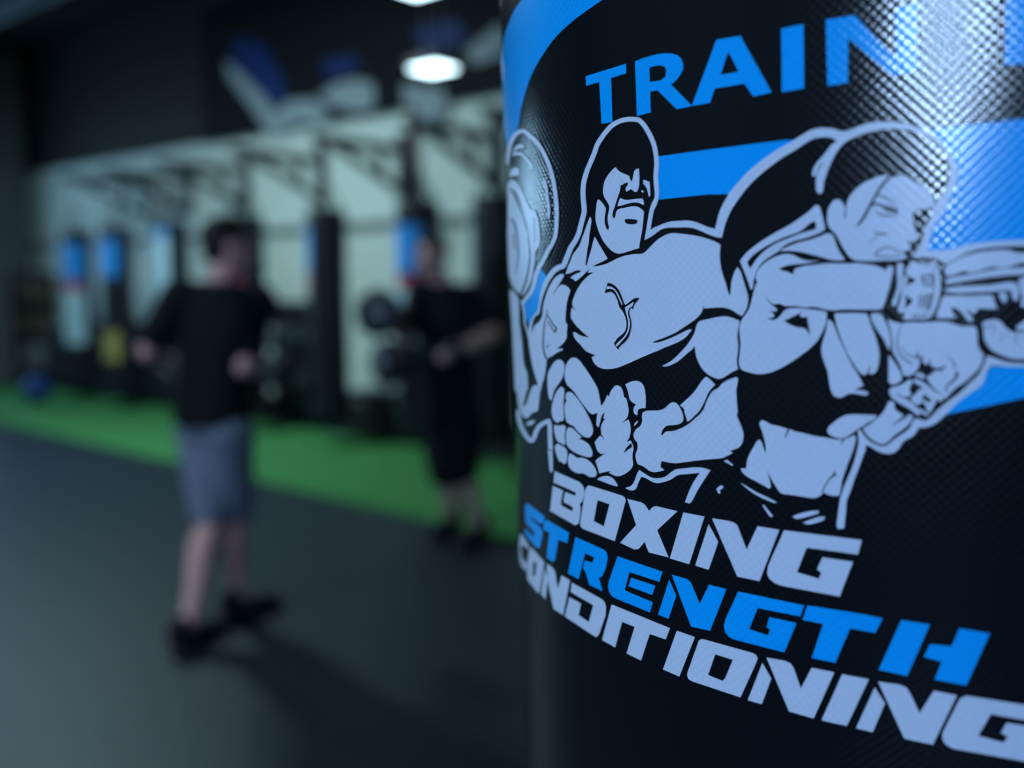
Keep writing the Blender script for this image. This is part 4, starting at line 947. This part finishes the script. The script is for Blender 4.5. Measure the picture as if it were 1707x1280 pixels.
for (q0, q1) in ((sl, el), (sr, er)): limb(s, [q0, q0.lerp(q1, .7)], [.080, .072])
fuse('t_shirt', s, M['cloth_black'], man2, .013, 6)
s = MB(); limb(s, [pel - r2 * .04, pel + r2 * .04], [.15, .15])
for (h, kk) in ((hl, kl), (hr, kr)): limb(s, [h, h.lerp(kk, .5), h.lerp(kk, .92)], [.120, .112, .104])
fuse('shorts', s, M['cloth_black'], man2, .012, 5)
for (a, g) in ((al, 0), (ar, 1)): shoe(man2, Vector((a.x, a.y, .016)) - f2 * .05, Vector((a.x, a.y, .016)) + f2 * .17, g)
# focus pads: a thick curved target disc, back padding and wrist cuff, each held on a hand
for (q, wv, px, py, dy, lab) in ((er, wr, 628, 522, -.50, 'dark focus pad held high, upper of the two pads'), (el, wl, 640, 606, -.44, 'dark focus pad held low, lower of the two pads')):
    c = P2(px, py, dy); n = (f2 * .9 - r2 * .25 * (1 if py < 560 else -1)).normalized()
    pad = root('focus_pad', (c - Z * .134).to_tuple(), lab, 'focus pad', 'focus pads')
    t = MB(); t.lathe(c - n * .03, n, [(-.03, .04), (-.03, .105), (-.015, .128), (.015, .134), (.035, .122), (.045, .09), (.045, .02)], 28)
    t.obj('target', M['glove'], pad, True)
    MB().lathe(c + n * .012, n, [(0, .045), (.006, .045), (.008, .03)], 24).obj('centre_mark', M['dumbbell_end'], pad, True)
    g = MB(); limb(g, [wv + (c - wv).normalized() * .03, wv.lerp(c, .55), c - n * .05], [.046, .055, .070]); fuse('hand_pocket', g, M['glove'], pad, .011, 4)
    d = (wv - q).normalized(); MB().tube([wv - d * .06, wv + d * .02], [.046, .050], 18).obj('cuff', M['glove'], pad, True)

# ------------------------------------------------------------------ equipment along the foot of the wall
def dumbbell(c, ax, label, k=1.0):
    c = Vector(c); ax = Vector(ax).normalized()
    e = root('dumbbell', c - Z * .075 * k, label, 'dumbbell', 'dumbbells on the rack')
    MB().tube([c - ax * .08, c - ax * .03, c + ax * .03, c + ax * .08], [.014, .017, .017, .014], 12).obj('handle', M['chrome'], e, True)
    for s in (-1, 1):
        MB().lathe(c + ax * s * .07 * (1), ax * s, [(0, .03), (0, .066 * k), (.012, .074 * k), (.075, .074 * k), (.088, .064 * k), (.088, .02)], 20).obj('weight_head', M['dumbbell_end'], e, True)
RN = 6.2
def wall_t(px, n):
    d = ray(px, 476); d.z = 0; return (d * (n / d.dot(N))).dot(T)
rt0, rt1 = wall_t(520, RN), wall_t(440, RN)
rack = root('dumbbell_rack', tn((rt0 + rt1) / 2, RN), 'black dumbbell rack with back panel against the wall between the two men', 'rack')
for t in (rt0, rt1):
    MB().box(tn(t, RN + .15, .68), .06, .06, 1.36, T, N, Z).obj('upright', M['black_metal'], rack)
    MB().box(tn(t, RN, .03), .07, .38, .06, T, N, Z).obj('foot', M['black_metal'], rack)
for z in (.42, .86):
    MB().box(tn((rt0 + rt1) / 2, RN - .04, z), abs(rt1 - rt0) - .06, .28, .04, T, N, Z).obj('shelf', M['black_metal'], rack)
MB().box(tn((rt0 + rt1) / 2, RN + .15, .72), abs(rt1 - rt0) - .06, .02, 1.2, T, N, Z).obj('back_panel', M['black_metal'], rack)
names = ['first', 'second', 'third', 'fourth']
for z, tier in ((.42, 'lower'), (.86, 'upper')):
    for i in range(4):
        t = rt0 + (rt1 - rt0) * (i + .6) / 4.2
        dumbbell(tn(t, RN - .04, z + .096), N, 'grey round-ended dumbbell on the %s tier, %s from the right' % (tier, names[i]))

# soft plyometric boxes along the wall under the left bags
for i, (px, w, h, lab) in enumerate(((322, .62, .98, 'tall black soft box against the wall, left of the dumbbell rack'), (262, .78, .84, 'wide low black soft box against the wall, below the pale blue sided bag'), (196, .95, 1.02, 'widest black soft box against the wall below the blue and yellow bag'), (120, 1.05, .92, 'black soft box against the wall below the leftmost bag'), (655, 1.0, .46, 'low black soft box on the floor behind the two focus pads'))):
    c = tn(wall_t(px, 6.2), 6.21)
    e = root('plyo_box', c, lab, 'box', 'soft boxes along the wall')
    MB().box(c + Z * (h / 2 + .001), w, .42, h, T, N, Z, bevel=.03).obj('foam_block', M['foam_black'], e)
    for sgn in (-1, 1): MB().box(c + Z * (h * .8) - N * .216 + T * (sgn * w * .28), .12, .012, .03, T, N, Z).obj('handle', M['plastic_grey'], e)

# shelving and loose gear in the far left corner
s0, s1, SN = wall_t(-30, 6.2), wall_t(62, 6.2), 6.23
s0 = min(s0, CORNER_T - .35)
lo, hi = min(s0, s1), max(s0, s1)
sh = root('storage_shelf', tn((lo + hi) / 2, SN), 'dark open storage shelf in the far left corner', 'shelf')
for t in (lo, hi):
    for n in (SN - .17, SN + .17): MB().box(tn(t, n, .85), .05, .05, 1.7, T, N, Z).obj('post', M['black_metal'], sh)
for z in (.25, .75, 1.25, 1.66): MB().box(tn((lo + hi) / 2, SN, z), hi - lo, .38, .04, T, N, Z).obj('shelf_board', M['black_metal'], sh)
for i, (u, z, w, h, mm, lab) in enumerate(((.30, .27, .40, .34, 'plastic_grey', 'grey storage tub on the bottom board of the corner shelf'), (.72, .77, .34, .28, 'box_brown', 'brown box on the second board of the corner shelf'), (.35, 1.27, .42, .22, 'box_brown', 'brown box on the third board of the corner shelf'))):
    c = tn(lo + (hi - lo) * u, SN - .02, z)
    e = root('storage_box', c, lab, 'box', 'boxes on the corner shelf')
    MB().box(c + Z * (h / 2 + .001), w, .30, h, T, N, Z, bevel=.015).obj('tub', M[mm], e)
    MB().box(c + Z * (h + .012), w + .02, .32, .022, T, N, Z).obj('lid', M[mm], e)
c = on_floor(62, 672); rad = .17; c.z = 0
bl = root('medicine_ball', Vector((c.x, c.y, .016)), 'dark blue medicine ball on the floor before the corner shelf', 'ball')
MB().sphere((c.x, c.y, rad + .016), rad, seg=28, rings=18).obj('shell', M['plastic_blue'], bl, True)
MB().torus((c.x, c.y, rad + .016), rad, .006, N + Z * .3, 36, 6).obj('seam', M['black_metal'], bl, True)
